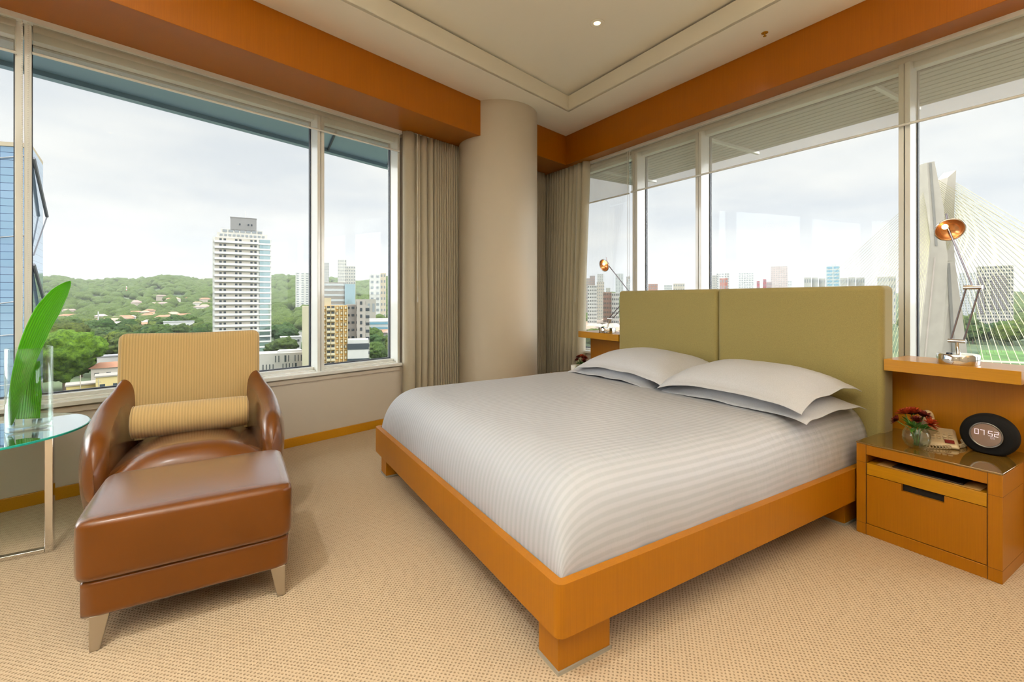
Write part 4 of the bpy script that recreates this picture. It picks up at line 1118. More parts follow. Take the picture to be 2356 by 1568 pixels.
for i in range(len(pxs) - 1):
    for j in range(len(ds_) - 1): mb.bm.faces.new((VV[i][j], VV[i + 1][j], VV[i + 1][j + 1], VV[i][j + 1]))
o = mb.build('hillside_terrain', GR, None, smooth=True); tag(o, kind='structure')
o = MB().lathe([(0, 0), (9000, 0)], (0, 0, GZ - 1.6), 64).build('city_ground', plain('city_ground', (.16, .16, .14), .9, var=(.01, .4)), None); tag(o, kind='structure')
RIVER = plain('river_water', (.10, .095, .08), .3, spec=.5, bump=(.3, .3, .4))
RV = [at(2250, 190), at(3000, 170), at(3000, 262), at(2560, 292), at(2250, 322)]
o = MB().prism(RV, GZ - 1.2, GZ + .35).build('river', RIVER, None); tag(o, 'brown river below the bridge cables at the lower right', 'river')
GRASS = plain('river_grass', (.06, .14, .025), .95, var=(.06, .4))
o = MB().prism([at(2250, 322.5), at(2560, 292.5), at(3000, 262.5), at(3000, 360), at(2255, 420)], GZ - 1.2, GZ + .5).build('river_bank', GRASS, None); tag(o, 'bright green grassy bank across the river', 'grass', kind='stuff')
o = MB().prism([at(2200, 345), at(2560, 308), at(3000, 274), at(3000, 281), at(2560, 317), at(2200, 356)], GZ + .52, GZ + .75).build('river_path', plain('pale_path', (.26, .27, .2), .9), None); tag(o, 'pale riverside path curving along the green bank', 'path')

# ------------------------------------------------------------------ trees
FOL, n, l, b = newmat('tree_foliage')
t = n.new('ShaderNodeTexCoord'); oi = n.new('ShaderNodeObjectInfo'); ge = n.new('ShaderNodeNewGeometry')
z = n.new('ShaderNodeTexNoise'); z.inputs['Scale'].default_value = .55; z.inputs['Detail'].default_value = 8; z.inputs['Roughness'].default_value = .85
l.new(ge.outputs['Position'], z.inputs['Vector'])
rp = n.new('ShaderNodeValToRGB'); rp.color_ramp.elements[0].position = .40; rp.color_ramp.elements[0].color = (.012, .030, .014, 1); rp.color_ramp.elements[1].position = .62; rp.color_ramp.elements[1].color = (.078, .135, .036, 1)
l.new(z.outputs['Fac'], rp.inputs['Fac'])
z2 = n.new('ShaderNodeTexNoise'); z2.inputs['Scale'].default_value = .022; z2.inputs['Detail'].default_value = 3; l.new(ge.outputs['Position'], z2.inputs['Vector'])
ad = n.new('ShaderNodeMath'); ad.operation = 'ADD'; l.new(z2.outputs['Fac'], ad.inputs[0]); l.new(oi.outputs['Random'], ad.inputs[1])
rp2 = n.new('ShaderNodeValToRGB'); rp2.color_ramp.elements[0].position = .45; rp2.color_ramp.elements[0].color = (.50, .72, .66, 1); rp2.color_ramp.elements[1].position = 1.35 / 1.4; rp2.color_ramp.elements[1].color = (1.45, 1.2, .7, 1)
l.new(ad.outputs[0], rp2.inputs['Fac'])
mu = n.new('ShaderNodeMix'); mu.data_type = 'RGBA'; mu.blend_type = 'MULTIPLY'; mu.inputs[0].default_value = 1.0
mu2 = n.new('ShaderNodeMix'); mu2.data_type = 'RGBA'; mu2.blend_type = 'MULTIPLY'; mu2.inputs[0].default_value = 1.0; l.new(rp.outputs['Color'], mu.inputs[6]); l.new(rp2.outputs['Color'], mu.inputs[7]); l.new(mu.outputs[2], mu2.inputs[6]); l.new(oi.outputs['Color'], mu2.inputs[7]); l.new(mu2.outputs[2], b.inputs['Base Color']); b.inputs['Roughness'].default_value = .8; b.inputs['Specular IOR Level'].default_value = .2
u = n.new('ShaderNodeBump'); u.inputs['Strength'].default_value = 1.0; u.inputs['Distance'].default_value = 1.2; l.new(z.outputs['Fac'], u.inputs['Height']); l.new(u.outputs['Normal'], b.inputs['Normal'])
TRUNK = plain('tree_trunk', (.12, .09, .06), .9)
def crown_mesh(seed, lobes, sub=4):
    r = random.Random(seed); mb = MB()
    for k in range(lobes):
        a = r.uniform(0, 2 * PI); rad = r.uniform(.1, .62) if k else 0; s = r.uniform(.38, .62) if k else .7
        cc = Vector((rad * math.cos(a), rad * math.sin(a), .95 + r.uniform(-.25, .30)))
        q_ = bmesh.ops.create_icosphere(mb.bm, subdivisions=sub, radius=1.0)
        for v in q_['verts']:
            d_ = v.co.normalized(); sd = Vector((seed * 3.1 + k, k * 1.7, -seed))
            kk = 1 + .34 * noise.noise(d_ * 2.2 + sd) + .26 * abs(noise.noise(d_ * 6.5 + sd)) + .16 * noise.noise(d_ * 15 + sd)
            v.co = cc + Vector((d_.x * s * kk, d_.y * s * kk, d_.z * s * .72 * kk))
    return mb
protos = []
for k in range(5):
    t_ = thing('tree', 'x', 'tree', (0, 0, 0))
    c_ = crown_mesh(k + 1, 5).build('tree_crown', FOL, t_, smooth=True, local=True)
    mb = MB(); mb.tube([(0, 0, 0), (.02, 0, .4), (0, .02, .85)], [.06, .045, .03], 8); mb.build('tree_trunk', TRUNK, t_, local=True)
    protos.append(t_)
# ------------------------------------------------------------------ buildings
WM = {}
def wcol(c, rough=.8, var=None):
    k = (c, rough)
    if k not in WM: WM[k] = plain('facade_%d' % len(WM), tuple(v * DIM for v in c), rough, var=(.12, .08))
    return WM[k]
WIN_D = plain('dark_window', (.035, .045, .055), .15, spec=.8); WIN_M = plain('grey_window', (.22, .24, .25), .2, spec=.8); WIN_B = plain('blue_window', (.12, .26, .34), .12, spec=.8); WIN_L = plain('pale_window', (.40, .42, .42), .3)
def building(label, px0, px1, ytop, d, wall, win=WIN_M, floors=8, cols=4, rot=0.0, depth=None, zb=None, style='grid', roof=None, cat='building', name='apartment_tower', group=None, ww=.5, wh=.45):
    pc = at((px0 + px1) / 2, d); be_ = math.atan(((px0 + px1) / 2 - 1178) / F_PX); w = (px1 - px0) / F_PX * d * math.cos(be_); rot -= be_; dp = depth or w * .7
    z0 = min(GZ, GZ) if zb is None else zb
    z0 = z0 if zb is not None else ground((px0 + px1) / 2, d) - 2
    H_ = zat(ytop, d) - z0; FOOT.append((pc.x, pc.y, max(w, dp) * .75 + 2))
    t_ = thing(name, label, cat, (pc.x, pc.y, z0), group); t_.rotation_euler = (0, 0, -YAW + rot)
    mb = MB(); mb.box((0, dp / 2, H_ / 2), (w, dp, H_)); mb.build('walls', wcol(wall), t_, local=True)
    fh = H_ / floors
    vis = min(floors, 26)
    g = MB()
    if style == 'grid':
        for face in range(3):
            L_ = w if face == 0 else dp; nc = cols if face == 0 else max(2, int(cols * dp / w))
            for i in range(floors):
                for j in range(nc):
                    a = -L_ / 2 + (j + .5) * L_ / nc; zz = (i + .55) * fh; sx_ = L_ / nc * ww; sz = fh * wh
                    if face == 0: g.box((a, -.05, zz), (sx_, .25, sz))
                    elif face == 1: g.box((-w / 2 - .05, a + dp / 2, zz), (.25, sx_, sz))
                    else: g.box((w / 2 + .05, a + dp / 2, zz), (.25, sx_, sz))
        g.build('windows_pattern' if False else 'glazing', win, t_, local=True)
    elif style == 'band':
        for i in range(floors):
            zz = (i + .55) * fh; g.box((0, dp / 2, zz), (w + .3, dp + .3, fh * wh))
        g.build('glazing', win, t_, local=True)
    elif style == 'none': g.bm.free()
    if roof:
        a, b_, h = roof; mb = MB(); mb.box(((a + b_) / 2 * w - w / 2, dp / 2, H_ + h / 2), ((b_ - a) * w, dp * .6, h)); mb.build('roof_box', wcol(wall), t_, local=True)
    return t_, w, dp, H_, fh

# the white balcony tower
D_T = 400
t_, w, dp, H_, fh = building('tall white residential tower with stacked balconies beyond the armchair', 491, 626, 548, D_T, (.80, .79, .74), floors=21, cols=4, style='none', depth=22, zb=GZ - 1, rot=.0)
WB = wcol((.90, .90, .88)); CRM = wcol((.62, .57, .48))
nf = 21; fh = H_ / nf
xl_, xr_ = -w / 2, w / 2; xb = xl_ + w * .765
bal = MB(); shade = MB(); winm = MB(); gl = MB(); band = MB()
for i in range(nf):
    z_ = i * fh
    bal.box(((xl_ + xb) / 2 + .6, -.9, z_ + fh * .22), (xb - xl_ - 1.6, 1.5, fh * .40))
    shade.box(((xl_ + xb) / 2 + .6, -.12, z_ + fh * .70), (xb - xl_ - 2.4, .2, fh * .52))
    for fx in (.10, .17, .36, .43, .62, .69):
        winm.box((xl_ + w * (fx + .03), -.26, z_ + fh * .62), (w * .040, .12, fh * .34))
    for side in (xl_, xr_): winm.box((side, 11, z_ + fh * .55), (.3, 16, fh * .4))
    gl.box(((xb + xr_) / 2 + .1, -.35, z_ + fh * .62), (xr_ - xb - 2.2, .5, fh * .62))
    band.box(((xb + xr_) / 2, -.2, z_ + fh * .15), (xr_ - xb, .9, fh * .30))
bal.build('balcony_fronts', WB, t_, local=True); shade.build('recessed_wall', CRM, t_, local=True); winm.build('glazing', WIN_D, t_, local=True)
gl.build('glass_bay', plain('reflecting_glass', (.45, .60, .62), .05, metal=.85), t_, local=True); band.build('spandrel_bands', WB, t_, local=True)
mb = MB(); mb.box((0, 11, H_ + 2.2), (w * .86, 17, 4.6)); mb.box((-.5, 11, H_ + 6), (w * .72, 14, 3.6)); mb.build('penthouse', wcol((.74, .71, .64)), t_, local=True)
g = MB()
for k in range(11): g.box((-w * .36 + k * w * .072, 2.45 - .1, H_ + 2.4), (w * .045, .3, 1.7)); 
for k in range(7): g.box((-w * .3 + k * w * .1, 3.9, H_ + 6.2), (w * .075, .4, 2.0))
g.build('penthouse_glazing', WIN_M, t_, local=True)
mb = MB(); mb.box((w * .015, 9, H_ + 12.4), (w * .45, 10, 11.5)); mb.box((w * .015, 9, H_ + 18.3), (w * .46, 10.4, .4)); mb.build('plant_room', wcol((.33, .32, .31)), t_, local=True)
g = MB()
for k in (-.05, .10, .155): g.box((w * k, 3.95, H_ + 12.4), (1.2, .3, 1.6))
g.build('plant_room_window', WIN_D, t_, local=True)
mb = MB(); mb.tube([(2, 9, H_ + 18), (2, 9, H_ + 25)], .12, 6); mb.build('antenna', STEEL, t_, local=True)

# low white annex with tall slot windows
t_, w, dp, H_, fh = building('low white building with staggered tall slot windows at the foot of the white tower', 585, 702, 812, 262, (.76, .72, .66), floors=2, cols=9, style='none', depth=14, zb=GZ - 3, name='office_building', rot=.0)
g = MB(); r2_ = random.Random(5)
for k in range(15):
    for rr in range(2):
        if r2_.random() < .72: g.box((-w / 2 + (k + .5 + .25 * rr) * w / 15.5, -.05, H_ - 3.2 - rr * 4.6), (w / 15 * r2_.choice((.25, .3, .55)), .3, 3.6))
g.build('glazing', WIN_D, t_, local=True)
mb = MB(); mb.prism([(-w * .05, 2), (w * .2, 1.5), (w * .45, 2), (w * .42, 9), (0, 9)], H_, H_ + 1.2); mb.build('white_canopy', WB, t_, local=True)
# cream slab and golden block
building('plain cream blank-walled slab left of the window mullion', 695, 722, 704, 250, (.66, .60, .42), style='none', depth=10, zb=GZ, name='slab_building')
t_, w, dp, H_, fh = building('golden yellow apartment block with cream balconies in the narrow window pane', 722, 800, 703, 258, (.62, .34, .07), win=WIN_D, floors=15, cols=4, style='none', depth=16, zb=GZ - 4, rot=.0)
cr = MB(); wn_ = MB(); bl_ = MB(); fh = H_ / 15
for j in range(9): cr.box((-w / 2 + j * w / 8, -.15, H_ / 2), (.45, .5, H_))
for i in range(15):
    cr.box((0, -.1, (i + .04) * fh), (w, .3, .22))
    for j in range(8):
        x = -w / 2 + (j + .5) * w / 8; z_ = (i + .62) * fh
        if j in (3, 4): bl_.box((x, -.7, z_ - fh * .25), (w / 9, 1.2, fh * .40)); wn_.box((x, -.12, z_ + fh * .12), (w / 12, .3, fh * .40))
        else:
            bl_.box((x + .1, -.1, z_), (w / 8 * .42, .25, fh * .42))
            if (i * 3 + j) % 4 == 0: wn_.box((x - w / 8 * .28, -.1, z_), (w / 8 * .16, .3, fh * .36))
cr.build('cream_ribs', wcol((.70, .56, .32)), t_, local=True); bl_.build('shutters', wcol((.78, .68, .46)), t_, local=True); wn_.build('glazing', WIN_D, t_, local=True)
mb = MB(); mb.box((-w * .22, 7, H_ + 2.2), (w * .46, 12, 4.4)); mb.build('roof_block', wcol((.72, .60, .40)), t_, local=True)
# office bands behind the golden block
t_, w, dp, H_, fh = building('grey office block with horizontal bands and a pale blue glass end', 744, 793, 649, 420, (.40, .36, .31), win=WIN_L, floors=13, style='band', depth=20, zb=GZ, name='office_building', wh=.42)
mb = MB(); mb.box((w * .5 + 4.6, 8, H_ / 2 - 1), (9, 18, H_ - 1)); mb.build('glass_end', plain('pale_blue_glass', (.42, .56, .60), .08, metal=.6), t_, local=True)
building('grey concrete block right of the golden apartment building', 796, 828, 700, 300, (.46, .42, .38), win=WIN_D, floors=9, cols=3, depth=14, zb=GZ, rot=.0, ww=.6, wh=.3)
building('tall narrow concrete stair tower beside the grey block', 821, 841, 690, 296, (.54, .50, .45), win=WIN_D, floors=11, cols=1, depth=10, zb=GZ, ww=.25, wh=.5, name='stair_tower')
building('small concrete balcony block at the right of the stair tower', 841, 850, 704, 299, (.52, .50, .45), win=WIN_D, floors=9, cols=1, depth=8, zb=GZ, ww=.9, wh=.4)
t_, w, dp, H_, fh = building('low white office with a rounded dark glass corner at the foot of the concrete block', 800, 848, 781, 262, (.74, .73, .70), win=WIN_D, floors=3, cols=5, depth=10, zb=GZ - 2, name='office_building', style='band', wh=.4)
building('blue and white office with long balconies near the right window edge', 847, 905, 738, 520, (.62, .64, .64), win=WIN_B, floors=5, style='band', depth=30, zb=GZ - 6, name='office_building')
building('white office roof wing over the blue building', 846, 910, 734, 560, (.72, .66, .58), style='none', depth=30, zb=GZ, name='office_building')
# towers on the ridge, left window
for (a, b_, yt, d, c_, fl, cc, lab) in (
    (680, 712, 627, 1050, (.80, .79, .75), 18, 3, 'white tower with a slot of windows left of the mullion'),
    (744, 757, 604, 900, (.66, .64, .60), 22, 3, 'slim pale tower half hidden by the mullion'),
    (777, 797, 597, 900, (.76, .73, .66), 20, 4, 'tall cream stepped tower in the narrow pane, upper part'),
    (796, 818, 612, 905, (.74, .71, .64), 18, 4, 'lower stepped half of the tall cream tower in the narrow pane'),
    (850, 875, 630, 880, (.80, .79, .74), 9, 2, 'white hilltop block with dark windows near the curtain'),
    (875, 888, 628, 885, (.78, .66, .50), 9, 2, 'tan balcony block joined to the white hilltop block'),
    (800, 865, 688, 640, (.50, .47, .40), 2, 6, 'flat concrete house among trees under the cream tower'),
):
    building(lab, a, b_, yt, d, c_, WIN_M, floors=fl, cols=cc, depth=18, zb=min(ground((a + b_) / 2, d) - 6, 0))
SK = [(113, 124, 630, 'tallest pale tower at the left end of the skyline'), (126, 133, 637, 'small pale tower next to the tallest one on the left skyline'), (200, 212, 643, 'pinkish tower on the left skyline'), (224, 234, 642, 'grey tower right of the pinkish one on the skyline'),
      (371, 377, 643, 'leftmost tower of the pale skyline cluster'), (377, 384, 641, 'second tower of the pale skyline cluster'), (388, 396, 640, 'third tower of the pale skyline cluster'), (396, 405, 638, 'fourth tower of the pale skyline cluster'), (406, 416, 639, 'broad tower in the middle of the pale skyline cluster'),
      (417, 424, 637, 'taller tower right of the middle of the skyline cluster'), (425, 434, 639, 'sixth tower of the pale skyline cluster'), (436, 446, 640, 'last tower of the pale skyline cluster'), (454, 463, 641, 'tower alone right of the skyline cluster'), (464, 473, 638, 'sand-coloured tower near the white balcony tower'), (479, 488, 642, 'small tower touching the left side of the white balcony tower')]
for k, (a, b_, yt, lab) in enumerate(SK):
    c_ = [(.62, .60, .58), (.70, .68, .62), (.60, .42, .36), (.50, .48, .47), (.72, .67, .58)][2 if k == 2 else (3 if k == 3 else k % 2 * 4 if k > 3 else k)]
    building(lab, a, b_, yt, 2750, c_, WIN_L, floors=10, cols=3, depth=18, zb=20, group='far skyline towers in the left windows')
# right windows
RB = [(1345, 1357, 640, 1000, (.55, .42, .36), 16, 3, 'reddish tower touching the corner curtain'), (1352, 1373, 656, 620, (.80, .78, .74), 14, 5, 'white slab tower beside the corner curtain'), (1357, 1369, 634, 1100, (.46, .33, .30), 14, 3, 'dark red tower behind the white slab by the curtain'),
      (1373, 1390, 648, 760, (.68, .60, .50), 15, 4, 'beige tower under the lit far lamp head'), (1374, 1388, 630, 1500, (.72, .70, .66), 20, 3, 'very pale tall tower directly below the far lamp head'), (1388, 1407, 672, 640, (.42, .19, .13), 9, 5, 'brick red block left of the headboard edge'), (1407, 1424, 673, 630, (.72, .68, .62), 9, 4, 'white block with dark windows at the headboard edge'),
      (1416, 1434, 629, 1600, (.68, .70, .68), 22, 3, 'pale glassy tower crossed by the far lamp rod'), (1441, 1450, 636, 1600, (.68, .66, .64), 18, 2, 'pale tower beside the first window mullion'), (1394, 1404, 662, 1200, (.60, .58, .50), 8, 3, 'small pale block behind the brick red one'),
      (1490, 1513, 653, 1200, (.52, .26, .18), 8, 5, 'low red-brick roofs above the headboard left panel'), (1528, 1546, 655, 1500, (.66, .66, .64), 8, 4, 'low pale blocks above the headboard left panel'), (1549, 1575, 652, 1100, (.70, .62, .50), 6, 5, 'cream house block above the headboard left panel'),
      (1635, 1650, 633, 1300, (.60, .56, .50), 14, 4, 'beige tower right of the second mullion'), (1648, 1678, 628, 1350, (.76, .74, .72), 14, 5, 'white twin-topped tower over the headboard seam'), (1656, 1674, 640, 1000, (.56, .20, .14), 7, 3, 'brick red building in front of the white twin-topped tower'),
      (1699, 1734, 627, 1400, (.78, .77, .75), 15, 6, 'wide white tower right of the headboard seam'), (1741, 1748, 646, 1100, (.50, .06, .08), 6, 2, 'narrow crimson building right of the wide white tower'), (1755, 1763, 642, 1100, (.50, .06, .08), 7, 2, 'second crimson building beside the pink tower'), (1763, 1776, 648, 1120, (.64, .50, .48), 6, 3, 'low pinkish building left of the pink tower'),
      (1773, 1812, 612, 1150, (.74, .60, .55), 20, 7, 'tall pink and white tower in the middle of the big window'), (1850, 1866, 638, 900, (.58, .56, .50), 6, 3, 'grey concrete blocks, first left of the green glass tower'), (1868, 1882, 638, 900, (.58, .56, .50), 6, 3, 'grey concrete blocks, middle one left of the green glass tower'), (1884, 1899, 640, 900, (.56, .54, .48), 6, 3, 'grey concrete block touching the green glass tower'),
      (1933, 1950, 639, 900, (.58, .56, .50), 6, 3, 'grey block directly right of the green glass tower'), (1952, 1968, 637, 900, (.60, .58, .52), 6, 3, 'middle grey block right of the green glass tower'), (1970, 1989, 638, 900, (.58, .56, .50), 6, 4, 'last grey block before the bridge cables'), (2018, 2061, 636, 860, (.60, .57, .52), 7, 7, 'grey apartment block behind the left bridge cables'),
      (2207, 2244, 627, 1000, (.62, .62, .62), 18, 6, 'pale blue-grey block behind the bridge pylon'), (1812, 1822, 645, 2200, (.70, .70, .70), 8, 2, 'faint far block right of the pink tower')]
for (a, b_, yt, d, c_, fl, cc, lab) in RB:
    building(lab, a, b_, yt, d, c_, WIN_M if d > 700 else WIN_D, floors=fl, cols=cc, depth=18, zb=GZ if d < 1050 else -20, group=None)
t_, w, dp, H_, fh = building('green-grey glass tower above the wide headboard panel', 1901, 1932, 612, 860, (.60, .63, .60), WIN_B, floors=17, cols=2, depth=20, zb=GZ, ww=.8, wh=.6, roof=(.3, .75, 4))
t_, w, dp, H_, fh = building('huge dark-windowed apartment complex with a cream frame behind the bridge cables', 2246, 2331, 611, 640, (.56, .52, .46), WIN_D, floors=19, cols=14, depth=34, zb=GZ, ww=.55, wh=.5)
mb = MB(); mb.box((-w * .38, -.6, H_ * .56), (w * .22, 1.5, H_ * .56)); mb.box((w * .12, -.6, H_ * .60), (w * .42, 1.5, H_ * .5)); mb.build('dark_recess_facade', wcol((.20, .17, .18)), t_, local=True)
g = MB()
for i in range(19):
    for j in range(16):
        x = -w * .47 + j * w * .055; z_ = H_ * (.30 + i * .029)
        if (-w * .49 < x < -w * .28 or -w * .08 < x < w * .32): g.box((x, -1.45, z_), (w * .018, .3, H_ * .013))
g.build('small_windows', WIN_L, t_, local=True)

ZONES = [(-200, 125, 'beside the mirror-glass tower and the leaf vase'), (125, 170, 'just right of the leaf tip'), (170, 215, 'above the yellow houses'), (215, 262, 'above the left end of the armchair back'), (262, 310, 'over the left corner of the armchair back'),
         (310, 360, 'over the left half of the armchair back'), (360, 405, 'over the middle of the armchair back'), (405, 445, 'over the right half of the armchair back'), (445, 495, 'against the left side of the white balcony tower'), (495, 655, 'directly right of the white balcony tower'),
         (655, 720, 'between the white balcony tower and the window mullion'), (720, 868, 'behind the golden apartment block'), (868, 960, 'at the right end of the narrow left pane'), (960, 1375, 'beside the corner curtain'), (1375, 1500, 'between the corner curtain and the headboard'), (1500, 2260, 'behind the bridge pylon'), (2260, 2700, 'behind the yellow bridge cables')]
def zone(px):
    for a, b_, t_ in ZONES:
        if a <= px < b_: return t_
    return 'on the hillside'
# houses on the hillside
TILE = [wcol((.50, .24, .14)), wcol((.58, .38, .27)), wcol((.40, .30, .26)), wcol((.62, .50, .42))]
def house(label, px, d, w, dp, h, wall, roofm, rot=0.0, flat=False, group=None, win=True, zoff=0.0):
    p_ = at(px, d); z0 = ground(px, d) + zoff; rot -= math.atan((px - 1178) / F_PX)
    FOOT.append((p_.x, p_.y, max(w, dp) * .6)); t_ = thing('house', label, 'house', (p_.x, p_.y, z0), group); t_.rotation_euler = (0, 0, -YAW + rot)
    MB().box((0, 0, h / 2 - 2), (w, dp, h + 4)).build('walls', wcol(wall), t_, local=True)
    mb = MB(); e_ = 1.0
    if flat: mb.box((0, 0, h + .3), (w + .8, dp + .8, .6))
    else:
        a, b_ = w / 2 + e_, dp / 2 + e_; r = min(a, b_) * .8; hr = h + min(w, dp) * .28
        q = [mb.bm.verts.new(v) for v in ((-a, -b_, h), (a, -b_, h), (a, b_, h), (-a, b_, h), (-(a - r), 0, hr), (a - r, 0, hr))]
        for f in ((0, 1, 5, 4), (1, 2, 5), (2, 3, 4, 5), (3, 0, 4), (3, 2, 1, 0)): mb.bm.faces.new([q[i] for i in f])
    mb.build('roof', roofm, t_, local=True)
    if win:
        g = MB(); nn_ = max(2, int(w / 4))
        for k in range(nn_): g.box((-w / 2 + (k + .5) * w / nn_, -dp / 2 - .02, h * .55), (w / nn_ * .4, .2, h * .3))
        g.build('glazing', WIN_D, t_, local=True)
house('yellow house with a pale roof at the sill, left of the armchair back', 205, 214, 15, 9, 6.5, (.74, .60, .24), wcol((.42, .38, .33)), flat=True, zoff=1)
house('taller yellow house touching the left edge of the armchair back', 251, 212, 9, 9, 10.5, (.78, .62, .28), wcol((.40, .36, .31)), flat=True, zoff=1)
house('long low shed with a terracotta roof behind the yellow houses', 250, 250, 14, 9, 8, (.70, .62, .54), TILE[0], zoff=2)
house('white house with a grey roof behind the terracotta roof', 255, 272, 12, 9, 11, (.72, .68, .64), wcol((.36, .35, .36)), flat=True, zoff=2)
house('grey street-side canopy in front of the yellow house', 195, 204, 18, 7, 3.2, (.22, .20, .18), wcol((.34, .31, .29)), flat=True, zoff=0, win=False)
house('white flat-roofed block house among trees right of the glass vase', 178, 335, 13, 9, 8, (.76, .74, .70), wcol((.70, .67, .62)), flat=True, zoff=2, rot=.25)
house('white and black modern house just above the armchair top edge', 412, 560, 30, 12, 11, (.74, .74, .72), wcol((.55, .56, .58)), flat=True, zoff=6)
house('white arcade building among trees right of the white tower', 669, 430, 17, 10, 7, (.74, .74, .72), WB, flat=True, zoff=4)
house('white pavilion between trees at the foot of the hill right of the tower', 662, 385, 9, 7, 9, (.74, .74, .72), WB, flat=True)
house('long concrete shed roof right of the white tower foot', 665, 318, 26, 14, 5, (.42, .37, .33), wcol((.44, .38, .34)), flat=True, win=False)
house('pale low hall beside the concrete shed roof', 684, 300, 14, 10, 3.5, (.60, .56, .52), wcol((.56, .52, .48)), flat=True, win=False)
hr = random.Random(21); spots = []
for (a, b_, d0, d1, n_) in ((215, 300, 560, 900, 12), (300, 400, 620, 1250, 22), (130, 215, 650, 1000, 5), (400, 480, 800, 1300, 8), (865, 920, 420, 700, 5), (1350, 1425, 470, 780, 22)):
    for _ in range(n_): spots.append((hr.uniform(a, b_), hr.uniform(d0, d1)))
for px, d in spots:
    zn = zone(px); ti = hr.randrange(4); wd = hr.uniform(14, 26)
    house('%s %s villa, %s roof, %s' % ('lower' if d < 620 else ('midway' if d < 880 else 'upper'), 'wide' if wd > 20 else 'small', ('terracotta', 'pinkish tiled', 'grey-brown', 'sandy')[ti], zn), px, d, wd, hr.uniform(9, 14), hr.uniform(7, 10), hr.choice(((.72, .66, .58), (.74, .70, .64), (.66, .56, .46))), TILE[ti], hr.uniform(-.5, .5), group='hillside villas %s' % zn, zoff=4, win=d < 700)
# slim masts
for px, d, y0, y1, lab in ((291, 1500, 658, 684, 'red and white radio mast on the wooded ridge'), (226, 520, 716, 770, 'grey telecom mast among the trees left of the armchair'), (664, 2200, 640, 652, 'tiny mast on the ridge right of the white tower')):
    p_ = at(px, d); t_ = thing('radio_mast', lab, 'mast', (p_.x, p_.y, zat(y1, d)))
    r_m = d * .0011; hh = zat(y0, d) - zat(y1, d)
    A = MB(); B = MB()
    for k in range(9): (A if k % 2 else B).tube([(0, 0, hh * k / 9 - (40 if k == 0 else 0)), (0, 0, hh * (k + 1) / 9)], r_m, 6)
    A.build('red_sections', wcol((.55, .22, .16)) if px != 226 else wcol((.45, .46, .46)), t_, local=True); B.build('white_sections', wcol((.72, .70, .68)), t_, local=True)
# street posts by the yellow houses
for px, d, y0 in ((185, 200, 862), (227, 203, 872)):
    p_ = at(px, d); t_ = thing('street_post', 'thin street pole %s of the yellow house' % ('left' if px < 200 else 'in front'), 'pole', (p_.x, p_.y, GZ))
    mb = MB(); mb.tube([(p_.x, p_.y, GZ), (p_.x, p_.y, zat(y0, d))], .16, 6); mb.build('pole', STEEL, t_)
    mb = MB(); mb.box((p_.x, p_.y, zat(y0, d) - 1.2), (2.4, .15, .15), rz=-YAW); mb.build('crossarm', STEEL, t_)


placed = []
AVOID = [(470, 650, 330, 480), (560, 920, 150, 262), (660, 720, 260, 700), (735, 925, 270, 330), (790, 865, 300, 420), (2090, 3000, 100, 460), (130, 320, 210, 262), (-400, 130, 0, 400), (1330, 1440, 560, 760)]
def blocked(px, d, s=0.0, trees=True):
    for a, b_, c_, e_ in AVOID:
        if a <= px <= b_ and c_ <= d <= e_: return True
    p_ = at(px, d)
    for x, y, r_ in FOOT:
        if (p_.x - x) ** 2 + (p_.y - y) ** 2 < (r_ + s) ** 2: return True
    if trees:
        for x, y, r_ in placed:
            if (p_.x - x) ** 2 + (p_.y - y) ** 2 < ((r_ + s) * .92) ** 2: return True
    return False
BANDS = [(0, 290, 'nearest'), (290, 350, 'near'), (350, 410, 'fairly near'), (410, 470, 'mid-distance'), (470, 540, 'farther'), (540, 2000, 'farthest single')]
used = [False] * 5
TN = {}
def put_tree(px, d, s, k=None, label=None, tint=None):
    k = rnd.randrange(5) if k is None else k
    t_ = protos[k] if not used[k] else copy_tree(protos[k]); used[k] = True
    p_ = at(px, d); t_.location = (p_.x, p_.y, ground(px, d) - .5); t_.scale = (s, s, s * rnd.uniform(.9, 1.25)); t_.rotation_euler = (0, 0, rnd.uniform(0, 6.28))
    placed.append((p_.x, p_.y, s * 1.1))
    q_ = rnd.random(); tn = tint or ((.85, 1, .9), (1.15, 1.1, .75), (.7, .85, .85), (1.35, 1.25, .7), (1.0, .95, .9))[int(q_ * 5)]
    for ch in t_.children:
        if ch.name.startswith('tree_crown'): ch.color = (*tn, 1)
    bd = [b_[2] for b_ in BANDS if b_[0] <= d < b_[1]][0]; size = 'small' if s < 9.6 else ('medium' if s < 11.4 else 'broad')
    t_['label'] = label or ('%s %s leafy tree %s' % (bd, size, zone(px))); t_['category'] = 'tree'
    t_['group'] = 'hillside trees %s' % zone(px)
put_tree(150, 235, 17, 0, 'big bright green spreading tree just above the window sill, right of the leaf vase', (1.5, 1.9, .6))
put_tree(187, 275, 14, 1, 'round green tree just behind the yellow house roofs', (1.3, 1.7, .6))
put_tree(150, 345, 19, 2, 'tall dark olive tree left of the white block house', (1.1, .95, .7))
put_tree(118, 296, 15, 3, 'olive green tree directly right of the leaf tip, above the bright green tree', (1.2, 1.05, .6))
nt = 0
cand = [(rnd.uniform(90, 485), 250 + 390 * rnd.random() ** .9) for _ in range(900)] + [(rnd.uniform(622, 925), 300 + 340 * rnd.random()) for _ in range(420)] + [(rnd.uniform(1340, 1430), 440 + 200 * rnd.random()) for _ in range(80)] + [(rnd.uniform(2200, 2400), 465 + 170 * rnd.random()) for _ in range(120)]
rnd.shuffle(cand)
for px, d in cand:
    s = rnd.uniform(8.0, 12.8)
    if nt >= 285: break
    if blocked(px, d, s * .75): continue
    put_tree(px, d, s); nt += 1
